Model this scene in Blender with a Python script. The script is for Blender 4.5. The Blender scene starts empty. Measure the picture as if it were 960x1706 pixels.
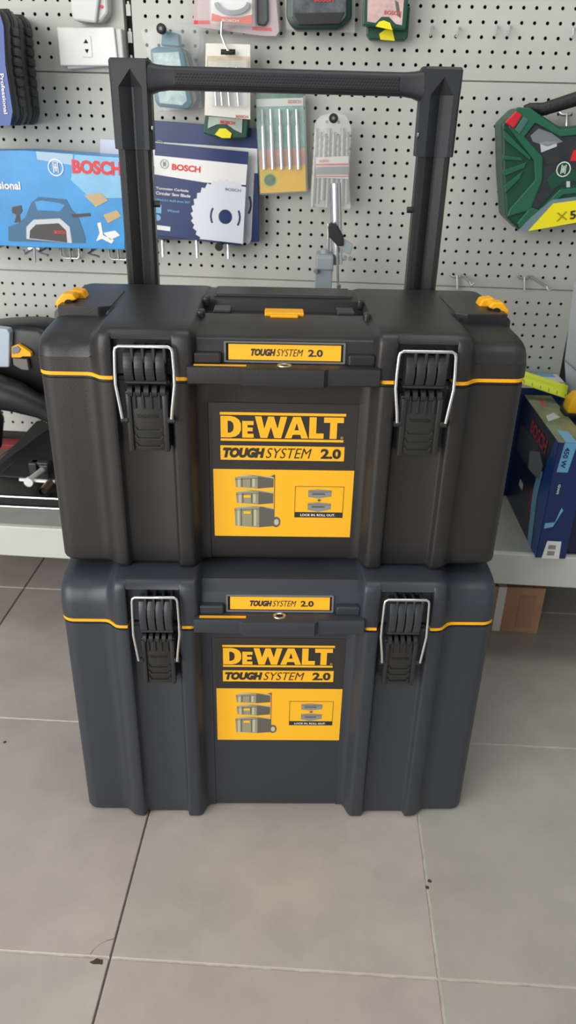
import bpy, bmesh, math, random
from mathutils import Vector, Matrix
random.seed(4)
S = bpy.context.scene
COL = S.collection
PI = math.pi
# ------------------------------------------------------------------ camera
F, PIT, ROL, YAW, CAMH = 1258.922, .4719, -.0258, -.03885, .91172
def c2w(x, y, z):                       # camera (right, up, forward) -> world
    c, s = math.cos(ROL), math.sin(ROL); x, y = c*x+s*y, -s*x+c*y
    c, s = math.cos(PIT), math.sin(PIT); Z = y*c-z*s; Y = y*s+z*c
    c, s = math.cos(YAW), math.sin(YAW)
    return Vector((c*x+s*Y, -s*x+c*Y, Z))
cam = bpy.data.cameras.new('camera'); co = bpy.data.objects.new('camera', cam); COL.objects.link(co)
r, u, f = c2w(1, 0, 0), c2w(0, 1, 0), c2w(0, 0, 1)
M = Matrix((r, u, -f)).transposed().to_4x4(); M.translation = (0, 0, CAMH); co.matrix_world = M
cam.sensor_fit = 'VERTICAL'; cam.sensor_height = 36; cam.lens = F/1706*36
cam.clip_start = .02; cam.dof.use_dof = True; cam.dof.focus_distance = .95; cam.dof.aperture_fstop = 7.0
S.camera = co
S.view_settings.view_transform = 'Standard'; S.view_settings.look = 'None'
S.view_settings.gamma = 1; S.view_settings.use_curve_mapping = False
S.view_settings.exposure = 0.0
# ------------------------------------------------------------------ light
w = bpy.data.worlds.new('World'); S.world = w; w.use_nodes = True
bg = w.node_tree.nodes['Background']; bg.inputs[0].default_value = (.96, .98, 1, 1); bg.inputs[1].default_value = .44
def area(name, loc, target, sx, sy, e, col):
    l = bpy.data.lights.new(name, 'AREA'); l.shape = 'RECTANGLE'; l.size = sx; l.size_y = sy; l.energy = e; l.color = col
    o = bpy.data.objects.new(name, l); COL.objects.link(o); o.location = loc
    o.rotation_euler = (Vector(target)-Vector(loc)).to_track_quat('-Z', 'Y').to_euler()
area('shopfront_daylight', (-2.1, -1.5, 1.35), (0, .95, .5), 3.0, 2.2, 122, (1, .985, .955))
area('ceiling_light', (.2, .6, 2.7), (.1, 1.1, 0), 1.6, .5, 12, (1, .97, .92))
# ------------------------------------------------------------------ helpers
def ray(px, py): return c2w((px-480)/F, (853-py)/F, 1)
def atz(px, py, z):                     # point seen at a pixel on a level surface
    d = ray(px, py); t = (z-CAMH)/d.z; return Vector((d.x*t, d.y*t, z))
WD, WY = 1.47493, -.02162
def aty(px, py, D):                     # ... on an upright plane parallel to the wall, D = its distance
    d = ray(px, py); t = D/(d.y-WY*d.x); return Vector((d.x*t, d.y*t, CAMH+d.z*t))
NW = Vector((-WY, 1, 0)).normalized()  # into the wall
MATS = {}
def mat(name, col, rough=.5, metal=0, bump=0, bscale=300, spec=.5, alpha=1, var=0, vscale=6, coat=0, trans=0):
    if name in MATS: return MATS[name]
    m = bpy.data.materials.new(name); m.use_nodes = True; nt = m.node_tree; b = nt.nodes['Principled BSDF']
    b.inputs['Base Color'].default_value = (*col, 1); b.inputs['Roughness'].default_value = rough
    b.inputs['Metallic'].default_value = metal; b.inputs['Specular IOR Level'].default_value = spec
    b.inputs['Alpha'].default_value = alpha; b.inputs['Coat Weight'].default_value = coat
    b.inputs['Transmission Weight'].default_value = trans
    if bump or var:
        tc = nt.nodes.new('ShaderNodeTexCoord')
    if bump:
        n = nt.nodes.new('ShaderNodeTexNoise'); n.inputs['Scale'].default_value = bscale; n.inputs['Detail'].default_value = 3
        bp = nt.nodes.new('ShaderNodeBump'); bp.inputs['Strength'].default_value = bump; bp.inputs['Distance'].default_value = .001
        nt.links.new(tc.outputs['Object'], n.inputs['Vector']); nt.links.new(n.outputs['Fac'], bp.inputs['Height'])
        nt.links.new(bp.outputs['Normal'], b.inputs['Normal'])
    if var:
        n = nt.nodes.new('ShaderNodeTexNoise'); n.inputs['Scale'].default_value = vscale; n.inputs['Detail'].default_value = 6
        n.inputs['Roughness'].default_value = .65
        cr = nt.nodes.new('ShaderNodeValToRGB'); cr.color_ramp.elements[0].position = .3; cr.color_ramp.elements[1].position = .7
        cr.color_ramp.elements[0].color = (*[c*(1-var) for c in col], 1); cr.color_ramp.elements[1].color = (*[min(1, c*(1+var)) for c in col], 1)
        nt.links.new(tc.outputs['Object'], n.inputs['Vector']); nt.links.new(n.outputs['Fac'], cr.inputs['Fac'])
        nt.links.new(cr.outputs['Color'], b.inputs['Base Color'])
    MATS[name] = m; return m
def srgb(*c): return tuple(((v/255+.055)/1.055)**2.4 if v > 10 else v/255/12.92 for v in c)
blk = mat('black_plastic', (.020, .019, .019), .40, bump=.22, bscale=900)
blk2 = mat('sky_tinted_plastic', (.030, .035, .045), .40, bump=.22, bscale=900)  # lower box: bluish sky reflection put into the base colour
hblk = mat('handle_black_plastic', (.024, .026, .030), .45, bump=.2, bscale=900)
alum = mat('black_anodised_metal', (.034, .034, .034), .36, metal=.4)
dark = mat('dark_gap', (.004, .004, .004), .8)
yel = mat('safety_yellow', srgb(250, 178, 10), .5)
labY = mat('label_yellow', srgb(250, 186, 35), .42)
labK = mat('label_charcoal', (.030, .027, .026), .42)
labG = mat('label_grey_print', srgb(150, 146, 120), .45)
labG2 = mat('label_light_grey_print', srgb(190, 186, 160), .45)
labG3 = mat('label_dark_grey_print', srgb(96, 94, 84), .45)
chrome = mat('bright_steel', (.75, .76, .78), .25, metal=1)
steel = mat('zinc_steel', (.55, .56, .57), .35, metal=1)
clear = mat('clear_plastic', (.85, .88, .9), .12, alpha=.22, spec=.7)
bag = mat('clear_film', (.9, .93, .95), .18, alpha=.13, spec=.8, bump=.9, bscale=45)
bag2 = mat('clear_film_dense', (.9, .92, .9), .22, alpha=.26, spec=.8, bump=.9, bscale=60)
white = mat('white_card', (.78, .78, .76), .45)
offw = mat('white_plastic', (.74, .75, .73), .25)
offw2 = mat('grey_white_plastic', (.55, .56, .55), .3)
bnavy = mat('carton_navy', srgb(14, 42, 96), .35)
bnavy2 = mat('carton_dark_navy', srgb(12, 24, 58), .3)
bblue = mat('carton_azure', srgb(12, 138, 205), .3, var=.25, vscale=7)
bcyan = mat('print_light_blue', srgb(110, 175, 215), .35)
btool = mat('print_tool_blue', srgb(26, 92, 130), .4)
red = mat('print_red', srgb(215, 30, 35), .4)
green = mat('bottle_green_plastic', srgb(14, 72, 52), .38, bump=.15, bscale=700)
green2 = mat('mid_green_plastic', srgb(27, 96, 70), .38)
dgreen = mat('dark_green_plastic', srgb(12, 46, 38), .35)
teal = mat('teal_plastic', srgb(40, 105, 125), .35)
lem = mat('lemon_yellow_print', srgb(240, 225, 20), .4)
ptd = mat('painted_shelf_grey', srgb(196, 200, 192), .42, var=.05, vscale=9)
gry = mat('grey_tool_paint', srgb(150, 160, 165), .4)
tape = mat('tape_lime', srgb(222, 238, 50), .4)
brown = mat('brown_cardboard', srgb(178, 134, 102), .75, var=.12, vscale=25)
rubber = mat('black_rubber', (.012, .012, .012), .6)
gblk = mat('gloss_black_paint', (.007, .007, .008), .42)
silver = mat('print_silver', srgb(190, 195, 200), .4)
pgrey = mat('print_grey', srgb(120, 125, 130), .45)
ltan = mat('print_tan', srgb(190, 165, 120), .5)

def link(name, me, m=None, parent=None, smooth=False, angle=None):
    o = bpy.data.objects.new(name, me); COL.objects.link(o)
    if m is not None:
        for mm in (m if isinstance(m, (list, tuple)) else [m]): me.materials.append(mm)
    if smooth:
        me.polygons.foreach_set('use_smooth', [True]*len(me.polygons))
        if angle:
            try: me.set_sharp_from_angle(angle=math.radians(angle))
            except Exception: pass
    if parent is not None: o.parent = parent
    me.update(); return o
def pm(name, verts, faces, m, parent=None, smooth=False, angle=35, recalc=True):
    me = bpy.data.meshes.new(name)
    if parent is not None and parent.get('world_parts'):
        inv = parent.matrix_basis.inverted() if parent.parent is None else (parent.parent.matrix_basis).inverted()
        verts = [inv @ Vector(v) for v in verts]
    me.from_pydata([tuple(v) for v in verts], [], faces); me.validate()
    if recalc:
        b = bmesh.new(); b.from_mesh(me); bmesh.ops.recalc_face_normals(b, faces=b.faces); b.to_mesh(me); b.free()
    return link(name, me, m, parent, smooth, angle)
class MB:                                # collects shapes for one mesh
    def __init__(s): s.v = []; s.f = []
    def add(s, v, f):
        n = len(s.v); s.v += [Vector(a) for a in v]; s.f += [tuple(i+n for i in a) for a in f]; return s
    def box(s, x0, x1, y0, y1, z0, z1, fr=None):
        v = [Vector((x, y, z)) for x in (x0, x1) for y in (y0, y1) for z in (z0, z1)]
        if fr: v = [fr @ a for a in v]
        return s.add(v, [(0, 1, 3, 2), (4, 6, 7, 5), (0, 4, 5, 1), (2, 3, 7, 6), (0, 2, 6, 4), (1, 5, 7, 3)])
    def rbox(s, x0, x1, y0, y1, z0, z1, r=.002, seg=2, fr=None):   # box with bevelled edges
        b = bmesh.new(); bmesh.ops.create_cube(b, size=1)
        for a in b.verts: a.co = Vector(((x0+x1)/2+a.co.x*(x1-x0), (y0+y1)/2+a.co.y*(y1-y0), (z0+z1)/2+a.co.z*(z1-z0)))
        r = min(r, .45*min(x1-x0, y1-y0, z1-z0))
        bmesh.ops.bevel(b, geom=b.edges[:], offset=r, segments=seg, affect='EDGES', profile=.5)
        b.verts.index_update(); v = [a.co.copy() for a in b.verts]
        if fr: v = [fr @ a for a in v]
        s.add(v, [tuple(x.index for x in f.verts) for f in b.faces]); b.free(); return s
    def tube(s, pts, r, n=10, caps=True, rs=None):
        pts = [Vector(a) for a in pts]; rings = []; up = None
        for i, a in enumerate(pts):
            t = (pts[min(i+1, len(pts)-1)]-pts[max(i-1, 0)]).normalized()
            if up is None: up = t.orthogonal().normalized()
            up = (up-t*up.dot(t)).normalized(); w_ = t.cross(up); rr = rs[i] if rs else r
            rings.append([a+rr*(math.cos(2*PI*k/n)*up+math.sin(2*PI*k/n)*w_) for k in range(n)])
        v = [q for g in rings for q in g]; fs = []
        for i in range(len(pts)-1):
            for k in range(n): fs.append((i*n+k, i*n+(k+1) % n, (i+1)*n+(k+1) % n, (i+1)*n+k))
        if caps: fs.append(tuple(range(n))[::-1]); fs.append(tuple((len(pts)-1)*n+k for k in range(n)))
        return s.add(v, fs)
    def prism(s, loop, dv, bev=0):        # extrude a planar loop by vector dv
        loop = [Vector(a) for a in loop]; n = len(loop); dv = Vector(dv)
        if bev:
            b = bmesh.new(); vs = [b.verts.new(a) for a in loop]; fa = b.faces.new(vs)
            ex = bmesh.ops.extrude_face_region(b, geom=[fa]); ev = [e for e in ex['geom'] if isinstance(e, bmesh.types.BMVert)]
            for a in ev: a.co += dv
            bmesh.ops.recalc_face_normals(b, faces=b.faces)
            bmesh.ops.bevel(b, geom=b.edges[:], offset=bev, segments=2, affect='EDGES', profile=.5, clamp_overlap=True)
            b.verts.index_update(); s.add([a.co.copy() for a in b.verts], [tuple(x.index for x in q.verts) for q in b.faces]); b.free(); return s
        v = loop+[a+dv for a in loop]
        fs = [tuple(range(n)), tuple(range(n, 2*n))[::-1]]+[(i, (i+1) % n, n+(i+1) % n, n+i) for i in range(n)]
        return s.add(v, fs)
    def build(s, name, m, parent=None, smooth=False, angle=35): return pm(name, s.v, s.f, m, parent, smooth, angle)
def tag(o, label=None, cat=None, group=None, kind=None):
    if label: o['label'] = label
    if cat: o['category'] = cat
    if group: o['group'] = group
    if kind: o['kind'] = kind
    return o
def thing(name, label, cat, loc, rz=0, group=None, world=True):
    o = bpy.data.objects.new(name, None); COL.objects.link(o); o.location = loc; o.rotation_euler = (0, 0, rz)
    o.matrix_basis = Matrix.Translation(Vector(loc)) @ Matrix.Rotation(rz, 4, 'Z')
    o.empty_display_size = .05
    if world: o['world_parts'] = 1
    return tag(o, label, cat, group)
THINGS = []
def sub(o):                               # lets parts of a world-built part keep world coordinates
    o['world_parts'] = 1; return o
def txt_mb(s, p0, ux, uz, w, h, bold=0, shear=0, n=None, lift=.0004, sx=None, spacing=1):
    """lettering as flat mesh: baseline-left p0, unit axes ux, uz, fitted to w x h"""
    c = bpy.data.curves.new('t', 'FONT'); c.body = s; c.offset = bold; c.shear = shear; c.resolution_u = 3; c.space_character = spacing
    o = bpy.data.objects.new('t', c); COL.objects.link(o)
    me = bpy.data.meshes.new_from_object(o); bpy.data.objects.remove(o); 
    xs = [v.co.x for v in me.vertices]; ys = [v.co.y for v in me.vertices]
    x0, x1, y0, y1 = min(xs), max(xs), min(ys), max(ys); n = n or ux.cross(uz)
    mb = MB(); mb.add([p0+ux*((v.co.x-x0)/(x1-x0)*w)+uz*((v.co.y-y0)/(y1-y0)*h)+n*lift for v in me.vertices],
                      [tuple(f.vertices) for f in me.polygons])
    bpy.data.meshes.remove(me); bpy.data.curves.remove(c); return mb
GLY = {  # heavy block capitals, unit height
 'D': (.86, [[(0, 0), (.42, 0), (.62, .05), (.78, .17), (.86, .35), (.86, .65), (.78, .83), (.62, .95), (.42, 1), (0, 1)], [(.30, .22), (.30, .78), (.42, .77), (.52, .68), (.55, .55), (.55, .45), (.52, .32), (.42, .23)]]),
 'E': (.62, [[(0, 0), (.62, 0), (.62, .24), (.29, .24), (.29, .39), (.57, .39), (.57, .61), (.29, .61), (.29, .76), (.62, .76), (.62, 1), (0, 1)]]),
 'W': (1.36, [[(.24, 0), (.53, 0), (.68, .52), (.83, 0), (1.12, 0), (1.36, 1), (1.08, 1), (.96, .44), (.80, 1), (.56, 1), (.40, .44), (.28, 1), (0, 1)]]),
 'A': (1.0, [[(0, 0), (.29, 0), (.34, .17), (.66, .17), (.71, 0), (1.0, 0), (.66, 1), (.34, 1)], [(.41, .38), (.59, .38), (.50, .72)]]),
 'L': (.62, [[(0, 0), (.62, 0), (.62, .25), (.30, .25), (.30, 1), (0, 1)]]),
 'T': (.84, [[(.27, 0), (.57, 0), (.57, .75), (.84, .75), (.84, 1), (0, 1), (0, .75), (.27, .75)]])}
def glyphs_mb(word, p0, ux, uz, w, h, small=(), gap=.05, n=None, lift=.0004):
    tot = 0; lay = []
    for i, ch in enumerate(word):
        k = .78 if i in small else 1; wd, loops = GLY[ch]; kern = {'W': .0, 'A': -.14, 'L': -.02, 'T': -.06}.get(ch, 0)
        tot += kern*1.0; lay.append((tot, k, loops)); tot += wd*k+gap
    tot -= gap; mb = MB(); n = n or ux.cross(uz)
    for off, k, loops in lay:
        b = bmesh.new()
        for lp in loops:
            vs = [b.verts.new((off+x*k, y*k, 0)) for x, y in lp]
            for a in range(len(vs)): b.edges.new((vs[a], vs[(a+1) % len(vs)]))
        bmesh.ops.triangle_fill(b, edges=b.edges[:], use_beauty=True); b.verts.index_update()
        mb.add([p0+ux*(v.co.x/tot*w)+uz*(v.co.y*h)+n*lift for v in b.verts], [tuple(x.index for x in q.verts) for q in b.faces]); b.free()
    return mb

# ------------------------------------------------------------------ floor
T = .4; FX, FY = -.22564, .56496
def build_floor():
    mb = MB(); g = .0012; cols = []
    me = bpy.data.meshes.new('floor'); V = []; Fc = []; mi = []
    def q(a, b, c, d, m):
        n = len(V); V.extend([a, b, c, d]); Fc.append((n, n+1, n+2, n+3)); mi.append(m)
    for i in range(-6, 7):
        for j in range(-5, 4):
            x0, x1, y0, y1 = FX+i*T+g, FX+(i+1)*T-g, FY+j*T+g, FY+(j+1)*T-g
            m = 1 if (i >= 1) else (2 if (i+j) % 2 else 0)
            e = .0009
            q((x0+e, y0+e, 0), (x1-e, y0+e, 0), (x1-e, y1-e, 0), (x0+e, y1-e, 0), m)
            lo = -.0012
            q((x0, y0, lo), (x1, y0, lo), (x1-e, y0+e, 0), (x0+e, y0+e, 0), m); q((x1, y0, lo), (x1, y1, lo), (x1-e, y1-e, 0), (x1-e, y0+e, 0), m)
            q((x1, y1, lo), (x0, y1, lo), (x0+e, y1-e, 0), (x1-e, y1-e, 0), m); q((x0, y1, lo), (x0, y0, lo), (x0+e, y0+e, 0), (x0+e, y1-e, 0), m)
            q((x0, y0-2*g, lo), (x1, y0-2*g, lo), (x1, y0, lo), (x0, y0, lo), 3)      # pale grout between rows
            q((x0-2*g, y0-2*g, lo), (x0, y0-2*g, lo), (x0, y1, lo), (x0-2*g, y1, lo), 4 if i < 1 else 3)
    me.from_pydata(V, [], Fc)
    t1 = mat('floor_tile_warm', srgb(178, 168, 160), .36, var=.13, vscale=7, bump=.15, bscale=60)
    t2 = mat('floor_tile_greenish', srgb(168, 164, 154), .36, var=.11, vscale=7, bump=.15, bscale=60)
    t3 = mat('floor_tile_pinkish', srgb(177, 165, 158), .36, var=.13, vscale=6, bump=.15, bscale=60)
    g1 = mat('grout_pale', srgb(192, 186, 176), .8, var=.3, vscale=30); g2 = mat('grout_dark', srgb(84, 78, 74), .8, var=.3, vscale=60)
    o = link('floor', me, [t1, t2, t3, g1, g2]); me.polygons.foreach_set('material_index', mi)
    tag(o, kind='structure')
build_floor()
# chipped tile corner
def chip():
    rr = random.Random(3); c = atz(163, 1602, .0004)
    pts = []
    for k in range(9): 
        a = 2*PI*k/9; pts.append(c+Vector((math.cos(a)*.009*rr.uniform(.5, 1.2), math.sin(a)*.0045*rr.uniform(.6, 1.2), 0)))
    mb = MB(); mb.add(pts, [tuple(range(9))])
    arc = [atz(x, y, .0004) for x, y in ((150, 1590), (156, 1582), (166, 1573), (178, 1567), (190, 1564))]
    for i in range(4):
        a, b = arc[i], arc[i+1]; s = Vector((.0004, .0004, 0)); mb.add([a-s, b-s, b+s, a+s], [(0, 1, 2, 3)])
    for p in ((712, 1478), (716, 1468), (8, 1236)):
        c = atz(*p, .0004); mb.add([c+Vector((math.cos(a)*.0035*rr.uniform(.5, 1), math.sin(a)*.0035*rr.uniform(.5, 1), 0)) for a in [k*PI/3 for k in range(6)]], [tuple(range(6))])
    tag(mb.build('trim_1', mat('chip_dark', srgb(70, 58, 52), .9)), kind='structure')
chip()
# ------------------------------------------------------------------ pegboard wall
s_, U0, V0, L0 = .02061, .21928, .9833, -.40141
wallm = mat('pegboard_enamel', srgb(186, 187, 179), .45, var=.035, vscale=5)
def wp(x, z, off=0): return Vector((x, WD+WY*x, z))-NW*off
def pegpanel(name, x0, x1, z0, z1, u0, last=False):
    V = []; Fc = []; r = .0029; n = 8
    us = []; k = math.floor((x0-u0)/s_)
    while u0+k*s_ < x1: us.append(u0+k*s_); k += 1
    us = [a for a in us if x0+.010 < a < x1-.014]
    vs = [z1-.0233-i*s_ for i in range(15)]; vs = [v for v in vs if v > z0+.012]
    xe = [x0]+[(us[i]+us[i+1])/2 for i in range(len(us)-1)]+[x1]; xe[0] = x0
    ze = [z1]+[(vs[i]+vs[i+1])/2 for i in range(len(vs)-1)]+[z0]
    dirs = [(math.cos(PI/8+PI/4*k), math.sin(PI/8+PI/4*k)) for k in range(8)]
    for i, a in enumerate(us):
        for j, b in enumerate(vs):
            L, R, Tp, B = xe[i], xe[i+1], ze[j], ze[j+1]; base = len(V)
            outer = [(R, b), (R, Tp), (a, Tp), (L, Tp), (L, b), (L, B), (a, B), (R, B)]
            inner = [(a+r*math.cos(PI/4*k), b+r*math.sin(PI/4*k)) for k in range(8)]
            V += [wp(x, z, .0) for x, z in outer]+[wp(x, z, .0) for x, z in inner]+[wp(x, z, -.0025) for x, z in inner]
            for k in range(8):
                k2 = (k+1) % 8; Fc.append((base+k, base+k2, base+8+k2, base+8+k)); Fc.append((base+8+k, base+8+k2, base+16+k2, base+16+k))
    # folded edges: a rounded return into the seam
    def strip(a, b, c, d): n0 = len(V); V.extend([a, b, c, d]); Fc.append((n0, n0+1, n0+2, n0+3))
    for z, s in ((z1, 1), (z0, -1)):
        strip(wp(x0, z), wp(x1, z), wp(x1, z+s*.0012, -.003), wp(x0, z+s*.0012, -.003))
        strip(wp(x0, z+s*.0012, -.003), wp(x1, z+s*.0012, -.003), wp(x1, z+s*.0012, -.02), wp(x0, z+s*.0012, -.02))
    for x in (x0, x1): strip(wp(x, z0), wp(x, z1), wp(x, z1, -.02), wp(x, z0, -.02))
    me = bpy.data.meshes.new(name); me.from_pydata([tuple(v) for v in V], [], Fc)
    b = bmesh.new(); b.from_mesh(me); bmesh.ops.remove_doubles(b, verts=b.verts, dist=1e-5); b.to_mesh(me); b.free()
    tag(link(name, me, wallm), kind='structure')
UPR0, UPR1 = -.3535, -.3392
k = 0
for (z0, z1) in ((.9875, 1.3195), (.6525, .9845), (.3175, .6495)):
    for (a, b, uu) in ((-1.0, UPR0, L0), (UPR1, .468, U0)):
        pegpanel('wall_back', a, b, z0, z1, uu); k += 1
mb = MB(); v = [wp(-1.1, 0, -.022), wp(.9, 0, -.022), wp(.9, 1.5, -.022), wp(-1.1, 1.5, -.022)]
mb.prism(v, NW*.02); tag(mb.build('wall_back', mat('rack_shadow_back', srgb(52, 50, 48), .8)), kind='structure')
mb = MB()                                  # slotted upright between the bays
z = .30
while z < 1.32:
    mb.prism([wp(UPR0+.004, z, -.004), wp(UPR1-.003, z, -.004), wp(UPR1-.003, z+.016, -.004), wp(UPR0+.004, z+.016, -.004)], NW*.003)
    mb.prism([wp(UPR0+.006, z+.016, -.005), wp(UPR1-.005, z+.016, -.005), wp(UPR1-.005, z+.0205, -.005), wp(UPR0+.006, z+.0205, -.005)], NW*.003)
    z += .0385
tag(mb.build('trim_2', ptd), kind='structure')
# ------------------------------------------------------------------ base shelf
DZ = .253
def build_shelf():
    t = thing('display_shelf', 'pale grey steel base shelf along the foot of the pegboard', 'shelf', (0, 1.2, 0))
    yf = lambda x: 1.182+WY*x
    def fr(x, y, z): return Vector((x, yf(x)+y, z))
    mb = MB()
    for xa, xb in ((-1.0, UPR0), (UPR0+.001, .95)):
        mb.prism([fr(xa, 0, DZ), fr(xb, 0, DZ), fr(xb, .275, DZ), fr(xa, .275, DZ)], (0, 0, -.004))
    mb.build('deck', mat('deck_steel', srgb(150, 152, 144), .5, var=.10, vscale=12), t)
    mb = MB()
    for xa, xb in ((-1.0, UPR0), (UPR0+.001, .95)):
        mb.prism([fr(xa, 0, DZ+.001), fr(xb, 0, DZ+.001), fr(xb, 0, DZ-.061), fr(xa, 0, DZ-.061)], (0, -.012, 0), bev=.002)
    mb.build('front_rail', ptd, t)
    for xa in (UPR0-.02, .86, -.98): MB().box(xa, xa+.04, 1.40, 1.45, 0, DZ-.004).build('leg', ptd, t)
build_shelf()

# ------------------------------------------------------------------ toolboxes
XC = .003
def lerp(a, b, t): return a+(b-a)*t
def body_st():
    h = [(0, .0235), (.045, .0235), (.0888, .0235), (.0896, .022), (.098, .022), (.102, .0175), (.1075, .004), (.1105, .0007), (.114, 0), (.1235, 0), (.1262, .0004), (.1278, .0020), (.1295, .0085), (.1315, .010),
         (.160, .010), (.1870, .010), (.1893, .0088), (.1912, .0020), (.1925, .0004), (.1955, 0), (.2025, .0003), (.208, .002), (.213, .007), (.218, .0118), (.223, .0138), (.229, .014), (.245, .014), (.263, .014)]
    for k in range(1, 9):
        a = k/8*PI/2; h.append((.263+.017*math.sin(a), .014+.017*(1-math.cos(a))))
    h += [(.280, .10), (.280, .16), (.280, .22), (.280, .262)]
    for k in range(1, 6):
        a = k/5*PI/2; h.append((.260+.02*math.cos(a), .262+.02*math.sin(a)))
    h += [(.15, .282), (.0, .282)]
    return h
def loop_from(h):
    return [(-x, y) for x, y in h[1:-1]][::-1]+[(x, y) for x, y in h]
def loft_loops(loops, name, m, parent, cap=(True, True), angle=40):
    n = len(loops[0]); V = [p for l in loops for p in l]; Fc = []
    for i in range(len(loops)-1):
        for k in range(n): Fc.append((i*n+k, i*n+(k+1) % n, (i+1)*n+(k+1) % n, (i+1)*n+k))
    if cap[0]: Fc.append(tuple(range(n))[::-1])
    if cap[1]: Fc.append(tuple((len(loops)-1)*n+k for k in range(n)))
    return pm(name, V, Fc, m, parent, smooth=True, angle=angle)
def make_box(t, zs, zt, ylean, mats, sticker_top, xo=XC, lw=1):
    """t: the Empty at the box's foot, local frame x right, y back, z up"""
    pl, lid_m = mats; H = zt-zs
    A = lambda x, y, z: Vector((x+xo, y, z))
    # body
    h = body_st(); base = loop_from(h); loops = []
    ptop = sticker_top
    for z, ins in ((0, .0045), (.0012, .0025), (.0035, .0008), (.0065, 0), (.03, 0), (ptop-.0006, 0), (ptop+.0006, -1), (zs-.010, -1), (zs-.0055, -1), (zs-.005, -2), (zs-.001, -2)):
        L = []
        for x, y in base:
            if ins == -1 or ins == -2:
                if abs(x) < .0892 and y < .05: y = .022
                if ins == -2 and y < .2: y += .002
                L.append(A(x, y, z))
            else:
                sx = x-(ins if x > .2 else -ins if x < -.2 else 0)*1.0; L.append(A(sx, y+ins*(1 if y < .1 else -1), z))
        loops.append(L)
    body = loft_loops(loops, 'body', pl, t, angle=50)
    # yellow seal line under the lid
    L = []
    for z, o in ((zs-.0018, .0005), (zs-.0018, -.0006), (zs+.0022, -.0006), (zs+.0022, .0008)):
        L.append([A(x*(1+(.002 if o < 0 else 0)), y+o+(.012 if (abs(x) < .104 or .1255 < abs(x) < .1925) and y < .1 else 0), z+zs*0) for x, y in base])
    loft_loops(L, 'seal_strip', yel, t)
    # lid
    def PR(): return [(0, .002), (0, H*.5), (0, H-.012), (.0023, H-.006), (.006, H-.0023), (.012, H), (.05, H), (.10, H), (.112, H), (.118, H), (.19, H), (.2, H), (.21, H), (.262, H), (.272, H-.002), (.279, H-.009), (.282, H-.02), (.282, .002)]
    def PP():
        p = PR(); p[0] = (.013, .002); p[1] = (.013, H*.5); p[2] = (.0125, H-.0135); p[3] = (.0015, H-.0105); return p
    def PS():
        p = PR(); p[:10] = [(.014, .002), (.014, H*.35), (.0155, H-.036), (.019, H-.026), (.026, H-.0185), (.038, H-.014), (.07, H-.0115), (.10, H-.0105), (.112, H-.010), (.1135, H-.0005)]; return p
    def PC():
        p = PR(); p[:13] = [(.012, .002), (.012, .012), (.013, .0145), (.0175, .0400), (.0205, .0430), (.029, H-.0105), (.055, H-.0065), (.10, H-.005), (.112, H-.005), (.116, H-.017), (.185, H-.017), (.19, H-.004), (.20, H-.002)]
        p[13] = (.262, H-.002); p[14] = (.272, H-.004); return p
    R, P_, S_, C_ = PR(), PP(), PS(), PC()
    mix = lambda a, b, k: [(lerp(p[0], q[0], k), lerp(p[1], q[1], k)) for p, q in zip(a, b)]
    st = [(0, C_, 0, 0), (.05, C_, 0, 0), (.0995, C_, 0, 0), (.1010, mix(C_, R, .2), 0, 0), (.1035, mix(C_, R, .75), 0, 0), (.1055, mix(C_, R, .95), 0, 0), (.108, R, 0, 0), (.1235, R, 0, 0), (.1255, mix(R, P_, .12), 0, 0), (.1265, P_, 0, 0),
          (.1915, P_, 0, 0), (.1925, mix(R, P_, .12), 0, 0), (.1945, R, 0, 0), (.2035, R, 0, 0), (.207, mix(R, S_, .1), 0, 0), (.212, mix(R, S_, .5), 0, 0), (.217, mix(R, S_, .88), 0, 0), (.222, S_, 0, 0), (.245, S_, 0, 0), (.263, S_, 0, 0)]
    for k in range(1, 9):
        a = k/8*PI/2; st.append((.263+.0185*math.sin(a), S_, .018*(1-math.cos(a)), .009*(1-math.cos(a))))
    full = [(-x, p, ys, zd) for x, p, ys, zd in st[1:]][::-1]+st
    V = []; N = 18; Fc = []
    for x, p, ys, zd in full:
        for j, (y, z) in enumerate(p):
            yy = y+ys if y < .06 else (y if y < .25 else y-ys*.6)
            if zd and y >= .06: yy = max(yy, p[5][0]+ys+.001*(j-5)) if y < .2 else yy
            zz = z-zd*max(0, min(1, (z-.006)/max(H-.014, .01))); V.append(A(x, yy, zs+zz))
    M_ = len(full)
    for i in range(M_-1):
        for j in range(N-1): Fc.append((i*N+j, i*N+j+1, (i+1)*N+j+1, (i+1)*N+j))
        Fc.append((i*N, (i+1)*N, (i+1)*N+N-1, i*N+N-1))
    Fc.append(tuple(range(N))); Fc.append(tuple((M_-1)*N+j for j in range(N)))
    lid = pm('lid', V, Fc, lid_m, t, smooth=True, angle=42)
    # front lip of the lid
    lipz0, lipz1 = zs-.004, zs+.0165
    prof = [(-.1085, -.007), (-.0515, -.007), (-.0465, -.0125), (.0435, -.0125), (.0485, -.007), (.1065, -.007)]
    loops = []
    for z, o in ((lipz0, .0015), (lipz0+.0015, 0), (lipz1-.004, 0), (lipz1-.001, .0012), (lipz1, .004)):
        loops.append([A(x, y+o, z) for x, y in prof]+[A(.1065, .016, z), (A(-.1085, .016, z))])
    loft_loops(loops, 'front_lip', lid_m, t, angle=30)
    MB().box(-.1015+xo, -.043+xo, -.0022, .0022, lipz1-.0004, lipz1+.0006).build('measuring_strip', yel, t)
    ring = MB(); c = A(-.0005, .0035, lipz1)
    prev = [(.0085, .0), (.0080, .001), (.006, .0012), (.0045, .0004), (.0045, -.001)]
    V = []; Fc = []; n = 24
    for rr, zz in prev:
        V += [c+Vector((rr*math.cos(2*PI*k/n), rr*.8*math.sin(2*PI*k/n), zz)) for k in range(n)]
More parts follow.
